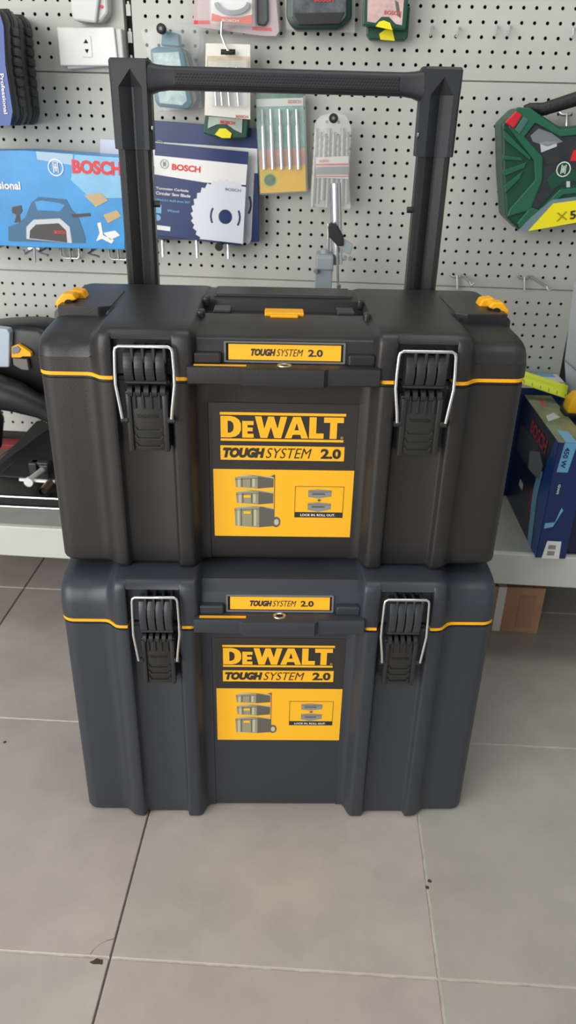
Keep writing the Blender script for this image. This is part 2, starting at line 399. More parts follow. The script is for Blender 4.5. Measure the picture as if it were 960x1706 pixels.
    for i in range(4):
        for k in range(n): Fc.append((i*n+k, i*n+(k+1) % n, (i+1)*n+(k+1) % n, (i+1)*n+k))
    g = pm('padlock_eyelet', V, Fc, steel, t, smooth=True)
    MB().add([c+Vector((.0046*math.cos(2*PI*k/n), .0037*math.sin(2*PI*k/n), .0003)) for k in range(n)], [tuple(range(n))]).build('hole', dark, g)
    # name plate holder above the lip
    import_z0 = zs+.0165
    tilt = Matrix.Translation(A(0, .0135, zs+.0165)) @ Matrix.Rotation(-.17, 4, 'X')
    w2, hh = .0685, .0235
    hold = MB()
    for a in ((-w2, w2, -.0035, .001, 0, .0022), (-w2, w2, -.0035, .001, hh-.0018, hh), (-w2, -w2+.0025, -.0035, .001, 0, hh), (w2-.0025, w2, -.0035, .001, 0, hh)): hold.rbox(*a, r=.0005, seg=1, fr=tilt)
    ho = hold.build('name_plate_holder', mat('smoke_clear_plastic', (.25, .26, .28), .2, alpha=.6), t)
    hold = MB(); hold.box(-w2+.002, w2-.002, -.0005, .002, .001, hh-.001, fr=tilt); hold.build('backing', dark, ho)
    card = MB(); card.box(-w2+.005, w2-.005, -.0015, -.0006, .0032, hh-.0030, fr=tilt); co_ = card.build('name_card', labY, ho)
    ux = tilt.to_3x3() @ Vector((1, 0, 0)); uz = tilt.to_3x3() @ Vector((0, 0, 1)); p = lambda x, z: tilt @ Vector((x, -.0016, z))
    zb = hh*.33; th = hh*.34
    tm = txt_mb('TOUGH', p(-.0385, zb), ux, uz, .028, th, bold=.055, shear=.25)
    m2 = txt_mb('SYSTEM', p(-.0095, zb), ux, uz, .030, th, bold=-.005, shear=.3); tm.add(m2.v, m2.f)
    m2 = txt_mb('2.0', p(.0262, zb), ux, uz, .0165, th, bold=.03); tm.add(m2.v, m2.f)
    tm.build('lettering', labK, ho)
    # cheek blocks beside the plate
    for s in (-1, 1):
        a, b = sorted((s*.0715+xo, s*.102+xo))
        MB().rbox(a, b, .0055, .03, zs+.0160, zs+.0285, r=.002).build('cheek_block', lid_m, t)
    # recess fittings on top: latch pads and yellow slider
    for s in (-1, 1):
        a, b = sorted((s*.066+xo, s*.088+xo)); MB().rbox(a, b, .118, .150, zs+H-.019, zs+H-.003, r=.0015).build('stacking_pad', lid_m, t)
        for y0 in (.085, .165):
            a, b = sorted((s*.0955+xo, s*.104+xo)); MB().rbox(a, b, y0, y0+.016, zs+H-.010, zs+H+(.0035 if lw == 1 else -.0015), r=.003).build('lid_cleat', lid_m, t)
    sl = MB(); sl.rbox(-.024+xo, .024+xo, .102, .128, zs+H-.0060, zs+H-.001, r=.0015); sl.rbox(-.017+xo, .017+xo, .094, .104, zs+H-.0058, zs+H-.002, r=.0015)
    sl.build('release_slider', yel, t)
    MB().rbox(-.092+xo, .092+xo, .200, .258, zs+H-.004, zs+H+(.001 if lw == 1 else -.0005), r=.003).build('carry_bar', lid_m, t)
    # yellow stacking catches at both ends of the lid
    for s in ((-1, 1) if lw == 1 else ()):
        c = A(s*.271, .152, zs+H-.002)
        mb = MB(); mb.prism([c+Vector((s*dx, -.022, dz)) for dx, dz in ((.010, -.012), (.013, .002), (.003, .013), (-.010, .013), (-.014, .006), (-.004, .003), (-.002, -.012))], (0, .020, 0), bev=.002)
        mb.prism([c+Vector((s*dx, .004, dz)) for dx, dz in ((.006, -.010), (.009, .004), (-.002, .013), (-.016, .011), (-.020, .002), (-.008, -.001), (-.006, -.010))], (0, .022, 0), bev=.002)
        ca = mb.build('stacking_catch', yel, t)
        MB().tube([c+Vector((s*-.004, -.024, .001)), c+Vector((s*-.004, .03, .001))], .0055, 12).build('pivot', dark, ca)
        MB().prism([A(s*dx, dy, zs+H-.016) for dx, dy in ((.211, .21), (.211, .116), (.226, .108), (.276, .110), (.278, .21))], (0, 0, .0168), bev=.0012).build('end_ledge', lid_m, t)
    # latches
    for s in (-1, 1):
        cx = s*.1563+.004
        la = MB()
        # lever plate (part) with knuckles
        zl0, zl1 = zs-.086, zs-.004
        pl_ = [(-.0245, zl1-.010), (.0245, zl1-.010), (.0225, zl0), (-.0225, zl0)]
        la.prism([Vector((cx+x, -.004, z)) for x, z in pl_], (0, .014, 0), bev=.0015)
        for x0 in (-.0235, .0175): la.rbox(cx+x0, cx+x0+.006, -.0075, .004, zl0, zl1-.012, r=.0012)
        for k_ in range(5):
            x0 = -.021+k_*.0092; la.tube([(cx+x0, -.002, zl1-.010), (cx+x0+.0055, -.002, zl1-.010)], .0068, 14)
            if k_ < 4: la.rbox(cx+x0+.0057, cx+x0+.0088, -.0065, 0, zl1-.030, zl1-.010, r=.0006, seg=1)
        for k_, zz in enumerate((.026, .016, .006)):
            z = zl0+zz; a = [(-.0165, .004), (-.0145, .004), (-.0125, 0), (.0125, 0), (.0145, .004), (.0165, .004), (.0165, .0015), (.0133, -.002), (-.0133, -.002), (-.0165, .0015)]
            la.prism([Vector((cx+x, -.0052, z+dz)) for x, dz in a], (0, .0015, 0))
        lv = la.build('latch', mat('latch_black_plastic', (.022, .022, .022), .36, bump=.15, bscale=800), t, smooth=True, angle=30)
        tm = txt_mb('TOUGHSYSTEM', Vector((cx-.0125, -.0042, zl0+.0405)), Vector((1, 0, 0)), Vector((0, 0, 1)), .025, .0042, bold=.01, shear=.3, n=Vector((0, -1, 0)))
        tm.build('raised_lettering', mat('latch_letter', (.004, .004, .004), .5), lv)
        # ribbed cap on the lid
        wz = zs+H-.0165; cap = MB(); n = 4; wd = .0472/n
        for k_ in range(n):
            x0 = cx-.0236+k_*wd; pr = []
            for q in range(9):
                a = q/8; z = lerp(zs-.001, wz-.007, a); pr.append((-.0035-.0085*math.sin(PI*(.12+.80*a)), z))
            loop = [Vector((x0+.0009, y, z)) for y, z in pr]+[Vector((x0+.0009, .013, wz-.007)), Vector((x0+.0009, .013, zs-.001))]
            cap.prism(loop, (wd-.0018, 0, 0), bev=.0005)
            if k_ < n: cap.rbox(x0+wd-.0026, x0+wd+.0006, -.009, .0135, zs+.020, wz-.001, r=.0006, seg=1)
        cap.rbox(cx-.0236, cx+.0236, -.0055, .013, zs-.005, zs-.001, r=.001, seg=1); cap.box(cx-.022, cx+.022, 0, .0125, zs-.001, zs+.024)
        cap.build('latch_cap', mat('latch_cap_plastic', tuple(c_*1.1 for c_ in ((.024, .024, .025) if pl is blk else (.024, .027, .033))), .4, bump=.15, bscale=800) if pl is blk else mat('latch_cap_sky_tinted', (.034, .037, .043), .36), lv, smooth=True, angle=30)  # lower box caps carry the same sky reflection in their colour
        # steel bail
        wz = zs+H-.0165; b = MB(); W2 = .0315
        pts = [(-.0278, -.0125, zs-.043), (-.0292, -.0125, zs-.030), (-W2-.0012, -.0105, zs-.004), (-W2-.001, -.0088, zs+.012), (-W2, -.0075, wz-.006), (-W2+.001, -.0072, wz-.002), (-W2+.0045, -.007, wz), (W2-.0045, -.007, wz), (W2-.001, -.0072, wz-.002), (W2, -.0075, wz-.006), (W2+.001, -.0088, zs+.012), (W2+.0012, -.0105, zs-.004), (.0292, -.0125, zs-.030), (.0278, -.0125, zs-.043)]
        pts = [pts[0][:2]+(pts[0][2],)]+pts[1:]
        b.tube([(cx+x, y, z) for x, y, z in pts], .0020, 10); b.build('wire_bail', chrome, lv, smooth=True, angle=80)
        for q in (-1, 1): MB().tube([(cx+q*.0225, -.006, zs-.047), (cx+q*.0305, -.006, zs-.047)], .0035, 10).build('pivot_pin', blk, lv, smooth=True)
        for o_ in [lv]+[c_ for c_ in bpy.data.objects if c_.parent is lv or c_.parent == lv]:
            for v_ in o_.data.vertices: v_.co.x = cx+(v_.co.x-cx)*lw
    # printed sticker
    y0 = .0235; Tt = sticker_top
    X = lambda x: x
    def rect(name, xa, xb, za, zb, m, lift, par):
        y = y0-lift
        return MB().box(xa, xb, y, y+.0003, za, zb).build(name, m, par)
    stc = MB().box(-.0845+xo, .0887+xo, y0-.0004, y0+.0002, Tt-.179, Tt-.0008).build('sticker', labK, t)
    rect('sticker_band', -.0845+xo, .0887+xo, Tt-.179, Tt-.0857, labY, .0006, stc)
    ux, uz, n = Vector((1, 0, 0)), Vector((0, 0, 1)), Vector((0, -1, 0))
    p = lambda x, z, l=.0007: Vector((x, y0-l, z))
    lg = MB(); xa, xb = -.0722, .0775
    lg.box(xa, xb, y0-.0008, y0-.0004, Tt-.0155, Tt-.0122); lg.box(xa+.0005, xb-.0015, y0-.0008, y0-.0004, Tt-.0485, Tt-.0455)
    q = glyphs_mb('DEWALT', p(xa+.0007, Tt-.0440), ux, uz, xb-xa-.0030, .0272, small=(1,), n=n); lg.add(q.v, q.f)
    q = txt_mb('R', p(xb-.0042, Tt-.0435), ux, uz, .0012, .0016, n=n); lg.add(q.v, q.f)
    rc = [(xb-.0036, Tt-.0427, .0016), (xb-.0036, Tt-.0427, .0013)]; V_ = [Vector((a_+r_*math.cos(k*PI/8), y0-.0008, b_+r_*math.sin(k*PI/8))) for a_, b_, r_ in rc for k in range(16)]
    lg.add(V_, [(k, (k+1) % 16, 16+(k+1) % 16, 16+k) for k in range(16)])
    n_ = 14; c = (xb-.0037, Tt-.0425)
    lg.box(xa, xb+.0005, y0-.0008, y0-.0004, Tt-.0732, Tt-.0545)
    lg.build('logo', labY, stc)
    tm = txt_mb('TOUGH', p(xa+.003, Tt-.0702, .0009), ux, uz, .0505, .0132, bold=.07, shear=.22, n=n)
    q = txt_mb('SYSTEM', p(xa+.0548, Tt-.0702, .0009), ux, uz, .0555, .0132, bold=-.006, shear=.28, n=n); tm.add(q.v, q.f)
    q = txt_mb('2.0', p(xa+.1215, Tt-.0702, .0009), ux, uz, .0245, .0132, bold=.04, n=n); tm.add(q.v, q.f)
    tm.build('lettering', labK, stc)
    # printed picture: a stack of three cases on wheels
    def poly(pts, l): return [Vector((x+xo, y0-l, Tt-z)) for x, z in pts]
    g1, g2, g3 = MB(), MB(), MB()
    def case(x0, x1, xs, z0, z1, sk):
        g1.add(poly([(x0, z0+.003), (x1, z0), (x1, z1-.001), (x0+.001, z1-.003)], .0008), [(0, 1, 2, 3)])
        g3.add(poly([(x1, z0), (xs, z0+.004), (xs, z1-.003), (x1, z1-.001)], .0008), [(0, 1, 2, 3)])
        g2.add(poly([(x0, z0+.003), (x0+.012, z0-.0005), (xs, z0+.0018), (xs, z0+.004), (x1, z0)], .0009), [(0, 1, 2, 3, 4)])
        for xx in (x0+.0035, x1-.0065): g2.add(poly([(xx, z0+.004), (xx+.003, z0+.004), (xx+.003, z1-.003), (xx, z1-.003)], .0009), [(0, 1, 2, 3)])
        for xx in (x0+.008, x1-.009): g3.add(poly([(xx, z0+.004), (xx+.0012, z0+.004), (xx+.0012, z1-.003), (xx, z1-.003)], .0010), [(0, 1, 2, 3)])
        g3.add(poly([(x0, z0+.0055), (x1, z0+.0035), (x1, z0+.0042), (x0, z0+.0062)], .0011), [(0, 1, 2, 3)])
    case(-.058, -.030, -.0105, .0935, .1125, 0); case(-.057, -.029, -.0105, .1140, .1345, 0); case(-.0590, -.028, -.0095, .1360, .1670, 0)
    g3.add(poly([(-.0165, .096), (-.0095, .092), (-.0085, .093), (-.0085, .155), (-.0095, .155), (-.0097, .097)], .0007), [tuple(range(6))])
    g3.add(poly([(-.0065+.0055*math.cos(a), .1610-.003+.0075*math.sin(a)) for a in [k*PI/8 for k in range(16)]], .0010), [tuple(range(16))])
    g2.add(poly([(-.0060+.0030*math.cos(a), .1610-.003+.0045*math.sin(a)) for a in [k*PI/8 for k in range(16)]], .0011), [tuple(range(16))])
    g1.build('picture_mid_grey', labG, stc); g2.build('picture_light_grey', labG2, stc); g3.build('picture_dark_grey', labG3, stc)
    yl = MB()
    for z in (.1205, .1430): yl.box(-.0475+xo, -.0385+xo, y0-.0013, y0-.001, Tt-z-.0035, Tt-z)
    yl.build('picture_yellow', labY, stc)
    # small framed picture of two cases locking together
    fr_, a, b, c_, d = MB(), .0165+xo, .0775+xo, Tt-.1075, Tt-.1510
    for r_ in ((a, b, c_-.0005, c_), (a, a+.0005, d, c_), (b-.0005, b, d, c_), (a, b, d, d+.0075)): fr_.box(r_[0], r_[1], y0-.0009, y0-.0006, r_[2], r_[3])
    fr_.build('picture_frame', labK, stc)
    g1, g3 = MB(), MB()
    for z in (.1115, .1295):
        g1.add(poly([(.033, z+.001), (.045, z), (.062, z+.0012), (.062, z+.0095), (.046, z+.0125 if z < .12 else z+.0135), (.033, z+.0105)], .0009), [tuple(range(6))])
        g3.add(poly([(.038, z+.005), (.054, z+.005), (.054, z+.0075), (.038, z+.0075)], .001), [(0, 1, 2, 3)])
        g3.add(poly([(.033, z+.003), (.062, z+.003), (.062, z+.0036), (.033, z+.0036)], .001), [(0, 1, 2, 3)])
    g3.add(poly([(.0455, .1250), (.0485, .1250), (.0485, .1262), (.0500, .1262), (.0470, .1285), (.0440, .1262), (.0455, .1262)], .001), [tuple(range(7))])
    g1.build('picture_mid_grey', mat('label_cool_grey', srgb(140, 140, 138), .45), stc); g3.build('picture_dark_grey', labG3, stc)
    txt_mb('LOCK IN. ROLL OUT.', Vector((a+.0075, y0-.0011, d+.0022)), ux, uz, .044, .0034, bold=.03, n=n).build('lettering', white, stc)
    return body
OB = Vector((-.0404, .789, 0)); AB = .0677
RB = Matrix.Translation(OB) @ Matrix.Rotation(AB, 4, 'Z')
t1 = thing('toolbox', 'lower sky-tinted wheeled toolbox on the tiles with tall black pull handle', 'toolbox', OB, AB, world=False)
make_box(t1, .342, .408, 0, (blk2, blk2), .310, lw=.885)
up = RB @ Vector((0, .036, .4085))
t2 = thing('toolbox', 'upper black toolbox, stacked on top of the lower one', 'toolbox', up, AB, world=False)
make_box(t2, .656-.4085, .7105-.4085, 0, (blk, blk), .622-.4085)
# pull handle on the lower box
def pole_section(cx, cy, w, d, gr=1.0):
    h = w/2; vx = .06; g = max(gr, .02)
    a, b = vx+(-.56-vx)*g, vx+(.60-vx)*g
    pts = [(-h, .3), (-h, -.30), (-h*.86, -.5), (h*a, -.5), (h*(vx-.05*g), -.5+.34*gr), (h*(vx+.05*g), -.5+.34*gr), (h*b, -.5), (h*.84, -.5), (h, -.28), (h, .3), (h*.8, .5), (-h*.8, .5)]
    return [(cx+x, cy+y*d) for x, y in pts]
def handle(t):
    for s in (-1, 1):
        cx = s*.2005+XC; cy = .338
        loops = [[Vector((x, y, z)) for x, y in pole_section(cx, cy, .0435, .028)] for z in (.06, .90)]
        po = loft_loops(loops, 'handle_pole', alum, t, angle=20)
        mb = MB(); xin = cx-s*.022
        mb.tube([(xin, cy-.004, .812), (xin-s*.0075, cy-.004, .812)], .0042, 12); mb.build('stop_button', blk, po, smooth=True)
        L = []
        for z, w_, g in ((.8795, .0485, 1), (.8805, .0505, 1), (.952, .0515, 1), (.962, .0522, .5), (.972, .0525, 0)):
            L.append([Vector((x, y, z)) for x, y in pole_section(cx, cy, w_, .036, g)])
        L.append([Vector((cx+(x-cx)*1.0, y, .981)) for x, y in pole_section(cx, cy, .0525, .036, 0)])
        L.append([Vector((cx+(x-cx)*.94, cy+(y-cy)*.88, .984)) for x, y in pole_section(cx, cy, .0525, .036, 0)])
        sl = loft_loops(L, 'handle_sleeve', hblk, t, angle=20)
        mb = MB(); mb.tube([(cx-s*.0245, cy-.012, .905), (cx-s*.0262, cy-.012, .905)], .0035, 12); mb.build('rivet', steel, sl, smooth=True)
        # bracket to the box back
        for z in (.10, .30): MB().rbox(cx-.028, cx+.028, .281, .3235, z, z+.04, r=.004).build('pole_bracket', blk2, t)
    # grip
    n = 20; L = []
    for i in range(29):
        x = -.178+i/28*.356; e = max(0, (abs(x)-.150)/.028); e = e*e
        hz, hy = .0140+.005*e, .0140+.003*e; zc = .9635-.0015*e
        L.append([Vector((x+XC, .338+hy*math.copysign(abs(math.cos(a))**.6, math.cos(a)), zc+hz*math.copysign(abs(math.sin(a))**.6, math.sin(a)))) for a in [2*PI*k/n for k in range(n)]])
    g = loft_loops(L, 'handle_grip', hblk, t, angle=50)
    mb = MB(); mb.rbox(-.145+XC, .145+XC, .338-.0152, .338-.012, .9555, .9715, r=.001)
    for r_ in range(4):
        for i in range(70):
            x = -.1425+i*.00408+(.002 if r_ % 2 else 0); mb.rbox(x+XC, x+.0026+XC, .338-.0160, .338-.0150, .9572+r_*.0034, .9590+r_*.0034, r=.0004, seg=1)
    mb.build('grip_pad', mat('grip_rubber', (.016, .017, .021), .55), g)
handle(t1)

# ------------------------------------------------------------------ things hung on the wall
def pl(pts, D): return [aty(x, y, D) for x, y in pts]
UXW = Vector((1, WY, 0)).normalized(); UZ = Vector((0, 0, 1))
def slab(pts, D, th, name, m, parent, bev=.001, smooth=False):
    return MB().prism(pl(pts, D), NW*th, bev=bev).build(name, m, parent, smooth)
def flat(pts, D, name, m, parent, th=.0004):
    return MB().prism(pl(pts, D), NW*th).build(name, m, parent)
def wtext(s, a, b, hpx, D, m, parent, name='lettering', bold=0, shear=0, up=None):
    """lettering whose baseline runs from pixel a to pixel b on the plane at D, cap height about hpx pixels"""
    p0, p1 = aty(*a, D), aty(*b, D); ux = (p1-p0).normalized(); wid = (p1-p0).length
    uz = ux.cross(NW).normalized()*-1 if ux.cross(NW).z < 0 else ux.cross(NW).normalized()
    if up is not None: uz = (aty(*up, D)-p0).normalized()
    k = wid/math.hypot(b[0]-a[0], b[1]-a[1])
    return txt_mb(s, p0, ux, uz, wid, hpx*k, bold=bold, shear=shear, n=-NW, lift=.0006).build(name, m, parent)
def circ(cx, cy, r, n=24, ry=None): return [(cx+r*math.cos(2*PI*k/n), cy+(ry or r)*math.sin(2*PI*k/n)) for k in range(n)]
def emblem(cx, cy, r, D, m, parent, name='emblem'):
    mb = MB(); c = aty(cx, cy, D); k = (aty(cx+10, cy, D)-c).length/10; R = r*k; fr = lambda x, z: c+UXW*x+UZ*z-NW*.0007
    n = 28
    for r0, r1 in ((R, R*.86),):
        V = [fr(r0*math.cos(2*PI*i/n), r0*math.sin(2*PI*i/n)) for i in range(n)]+[fr(r1*math.cos(2*PI*i/n), r1*math.sin(2*PI*i/n)) for i in range(n)]
        mb.add(V, [(i, (i+1) % n, n+(i+1) % n, n+i) for i in range(n)])
    for x0, x1, z0, z1 in ((-.34, -.22, -.6, .6), (.22, .34, -.6, .6), (-.34, .34, -.08, .08), (-.12, .0-.02, -.45, .45), (.02, .12, -.45, .45)):
        mb.add([fr(a*R, b*R) for a, b in ((x0, z0), (x1, z0), (x1, z1), (x0, z1))], [(0, 1, 2, 3)])
    return mb.build(name, m, parent)
def hung(name, label, cat, px, D, group=None):
    return thing(name, label, cat, aty(*px, D), 0, group)

# black hinged cases at the far left (two deep)
casep = mat('case_plastic', (.017, .018, .020), .38)
def hinged_case(out, edge, D, th, label):
    t = hung('tool_case', label, 'case', (10, 210), D, 'black hinged cases hanging at the left')
    mv = lambda k_, e: [(x+(k_+e if x > -30 else 0), y) for x, y in out]
    kx = lambda d: -(edge(120)-480)*d/WD
    slab(out, D, th*.40, 'front_shell', casep, t, bev=.006, smooth=True)
    slab(mv(kx(th*.55), 0), D+th*.55, th*.44, 'rear_shell', casep, t, bev=.006, smooth=True)
    slab(mv(kx(th*.36), 3), D+th*.36, th*.09, 'front_rim', casep, t, bev=.0015, smooth=True)
    slab(mv(kx(th*.52), 3), D+th*.52, th*.09, 'rear_rim', casep, t, bev=.0015, smooth=True)
    for i in range(8):
        y = 52+i*17; c = aty(edge(y)+kx(th*.3), y, D+th*.30)
        MB().rbox(-.006, .0045, 0, th*.42, -.0058, .0058, r=.0018, fr=Matrix.Translation(c)).build('hinge', casep, t, smooth=True)
    return t
t = hinged_case([(-60, 20), (24, 24), (33, 40), (38, 110), (48, 188), (42, 208), (-60, 209)], lambda y: 34+(y-44)*.095, WD-.072, .066, 'rear black hinged case half hidden behind the blue-sleeved case')
t = hinged_case([(-60, 16), (0, 14), (9, 34), (14, 108), (26, 190), (19, 209), (-60, 210)], lambda y: 10+(y-44)*.10, WD-.145, .066, 'front black hinged case wearing a blue printed sleeve, far left')
flat([(-60, 30), (0, 24), (6, 44), (9, 108), (21, 186), (17, 209), (-60, 211)], WD-.1457, 'printed_sleeve', mat('sleeve_blue', srgb(30, 70, 150), .35, var=.3, vscale=12), t, th=.001)
wtext('Professional', (0, 123), (7, 190), 7.5, WD-.1466, white, t, bold=.02, up=(9, 122))
# light switch / socket and plug
t = hung('wall_socket', 'white double-width power socket below the grey adapter', 'socket', (150, 117), WD-.018)
slab([(94, 45), (190, 45), (197, 110), (100, 110)], WD-.020, .004, 'face_plate', offw, t, bev=.002)
slab([(96, 48), (202, 47), (207, 108), (112, 116)], WD-.015, .0148, 'back_box', offw2, t, bev=.002)
slab([(134, 60), (151, 60), (154, 95), (138, 95)], WD-.0212, .001, 'outlet', offw, t, bev=.0003)
mb = MB()
for pts in ([(139, 72), (143, 65), (147, 72)], [(141, 82), (148, 82), (145, 89)]): mb.prism(pl(pts, WD-.0216), NW*.0005)
mb.build('pin_slot', dark, t)
t = hung('plug_adapter', 'grey-white plug adapter above the white socket', 'adapter', (150, 38), WD-.03)
slab([(116, -30), (168, -30), (160, 38), (122, 34), (118, 20)], WD-.034, .008, 'front', mat('adapter_white', (.62, .63, .62), .4), t, bev=.003)
slab([(124, -30), (178, -30), (180, 22), (168, 38), (126, 36)], WD-.026, .0255, 'housing', offw2, t, bev=.004)
slab(circ(169, 11, 3, 14), WD-.0275, .002, 'indicator', red, t, bev=0)
# wire hooks (single prongs) helper
def hook(px, D0, length, drop, label, group, m=chrome, r=.0022, cross=None, name='wire_hook'):
    a = aty(*px, WD-.001); t = thing(name, label, 'hook', a, 0, group)
    mb = MB(); e = a-NW*length+UZ*drop; mb.tube([a, a-NW*(length-.006)+UZ*drop*.9, e, e+UZ*.008-NW*.002], r, 8); mb.build('prong', m, t, smooth=True)
    mb = MB(); mb.rbox(-.012, .012, -.003, 0, -.003, .003, r=.001, fr=Matrix.Translation(a)); mb.build('back_clip', m, t)
    return t
# planer carton
def box_front(pts, D, th, name, m, parent): return slab(pts, D, th, name, m, parent, bev=.0008)
PD = WD-.095
t = hung('planer_carton', 'light blue carton picturing an electric planer, held on wire hooks', 'carton', (100, 413), PD)
box_front([(-90, 250), (40, 250), (207, 262), (208, 416), (60, 412), (-90, 405)], PD, .09, 'carton', bblue, t)
D_ = PD-.0003
flat([(125, 258), (206, 263), (207, 330), (150, 330), (118, 300)], D_-.0001, 'light_area', mat('print_pale_blue', srgb(120, 180, 215), .35, var=.15, vscale=20), t, th=.0002)
wtext('BOSCH', (121, 289), (203, 293), 21, D_-.0005, red, t, bold=.045)
wtext('sional', (-2, 315), (35, 316), 12, D_-.0005, white, t, bold=.03)
emblem(93, 279, 13, D_-.0004, white, t)
pb = MB()
for pts in ([(14, 400), (14, 378), (30, 372), (42, 362), (52, 338), (64, 328), (110, 332), (120, 350), (130, 360), (142, 395), (142, 405), (18, 402)],): pb.prism(pl(pts, D_-.0005), NW*.0003)
pb.build('picture_body', btool, t)
flat([(58, 336), (62, 350), (100, 352), (108, 342), (98, 338), (70, 334)], D_-.0008, 'picture_grip_opening', bblue, t, th=.0002)
flat([(44, 398), (44, 378), (56, 366), (100, 364), (116, 378), (120, 405)], D_-.001, 'picture_side_plate', silver, t, th=.0002)
flat([(49, 397), (50, 384), (60, 374), (98, 372), (110, 384), (112, 404)], D_-.0012, 'picture_dark_panel', labK, t, th=.0002)
wtext('BOSCH', (91, 389), (109, 390), 5, D_-.0013, red, t, bold=.04)
flat([(20, 345), (35, 342), (37, 352), (32, 358), (34, 370), (24, 371), (27, 358), (20, 354)], D_-.0008, 'picture_knob', labK, t, th=.0002)
flat([(118, 357), (150, 355), (151, 360), (122, 363)], D_-.0007, 'picture_spout', labK, t, th=.0002)
for pts, m_ in (([(140, 325), (168, 322), (180, 334), (160, 345)], ltan), ([(172, 358), (195, 350), (202, 360), (180, 372)], ltan), ([(162, 372), (168, 370), (172, 392), (190, 400), (186, 406), (170, 398), (160, 402), (166, 388)], white), ([(172, 388), (192, 384), (200, 392), (184, 400)], offw)):
    flat(pts, D_-.0007, 'picture_part', m_, t, th=.0002)
mb = MB()                                   # pale translucent sticker band and torn flap edge
flat([(60, 252), (62, 266), (120, 275), (122, 257)], D_-.0006, 'sticker', mat('clear_tape', (.5, .7, .85), .15, alpha=.5), t, th=.0002)
# price card behind the planer carton
tag(slab([(167, 232), (197, 233), (198, 258), (167, 258)], WD-.012, .001, 'price_card', mat('price_card', srgb(205, 212, 225), .4), None, bev=0), 'small pale price card peeking above the planer carton', 'card')
# hooks under the planer carton
hg = 'wire hooks under the planer carton'
for px_, lab in (((20, 408), 'dark wire hook at the left end under the planer carton'), ((100, 408), 'wire hook with rectangular loop under the planer carton'), ((180, 410), 'wire hook closest to the handle under the planer carton')):
    a = aty(*px_, WD-.001); t = thing('wire_hook', lab, 'hook', a, 0, hg); mb = MB()
    mb.tube([a+UXW*-.014, a+UXW*-.02-NW*.06-UZ*.006, a+UXW*.012-NW*.10-UZ*.004], .0022, 8)
    if px_[0] > 50:
        c = a+UXW*.022-NW*.01-UZ*.012; mb.tube([c+UXW*-.018+UZ*.012, c+UXW*-.017-UZ*.006, c+UXW*-.013-UZ*.01, c+UXW*.013-UZ*.01, c+UXW*.017-UZ*.006, c+UXW*.018+UZ*.012], .0017, 8)
        mb.tube([c-UZ*.012, c+UZ*.02], .002, 8)
    mb.build('wire', steel, t, smooth=True)
t = hook((57, 414), WD, .05, -.004, 'short bright peg hanging below the planer carton', hg)
MB().tube([aty(57, 412, WD-.05), aty(58, 437, WD-.05)], .0026, 10).build('prong', chrome, t, smooth=True)

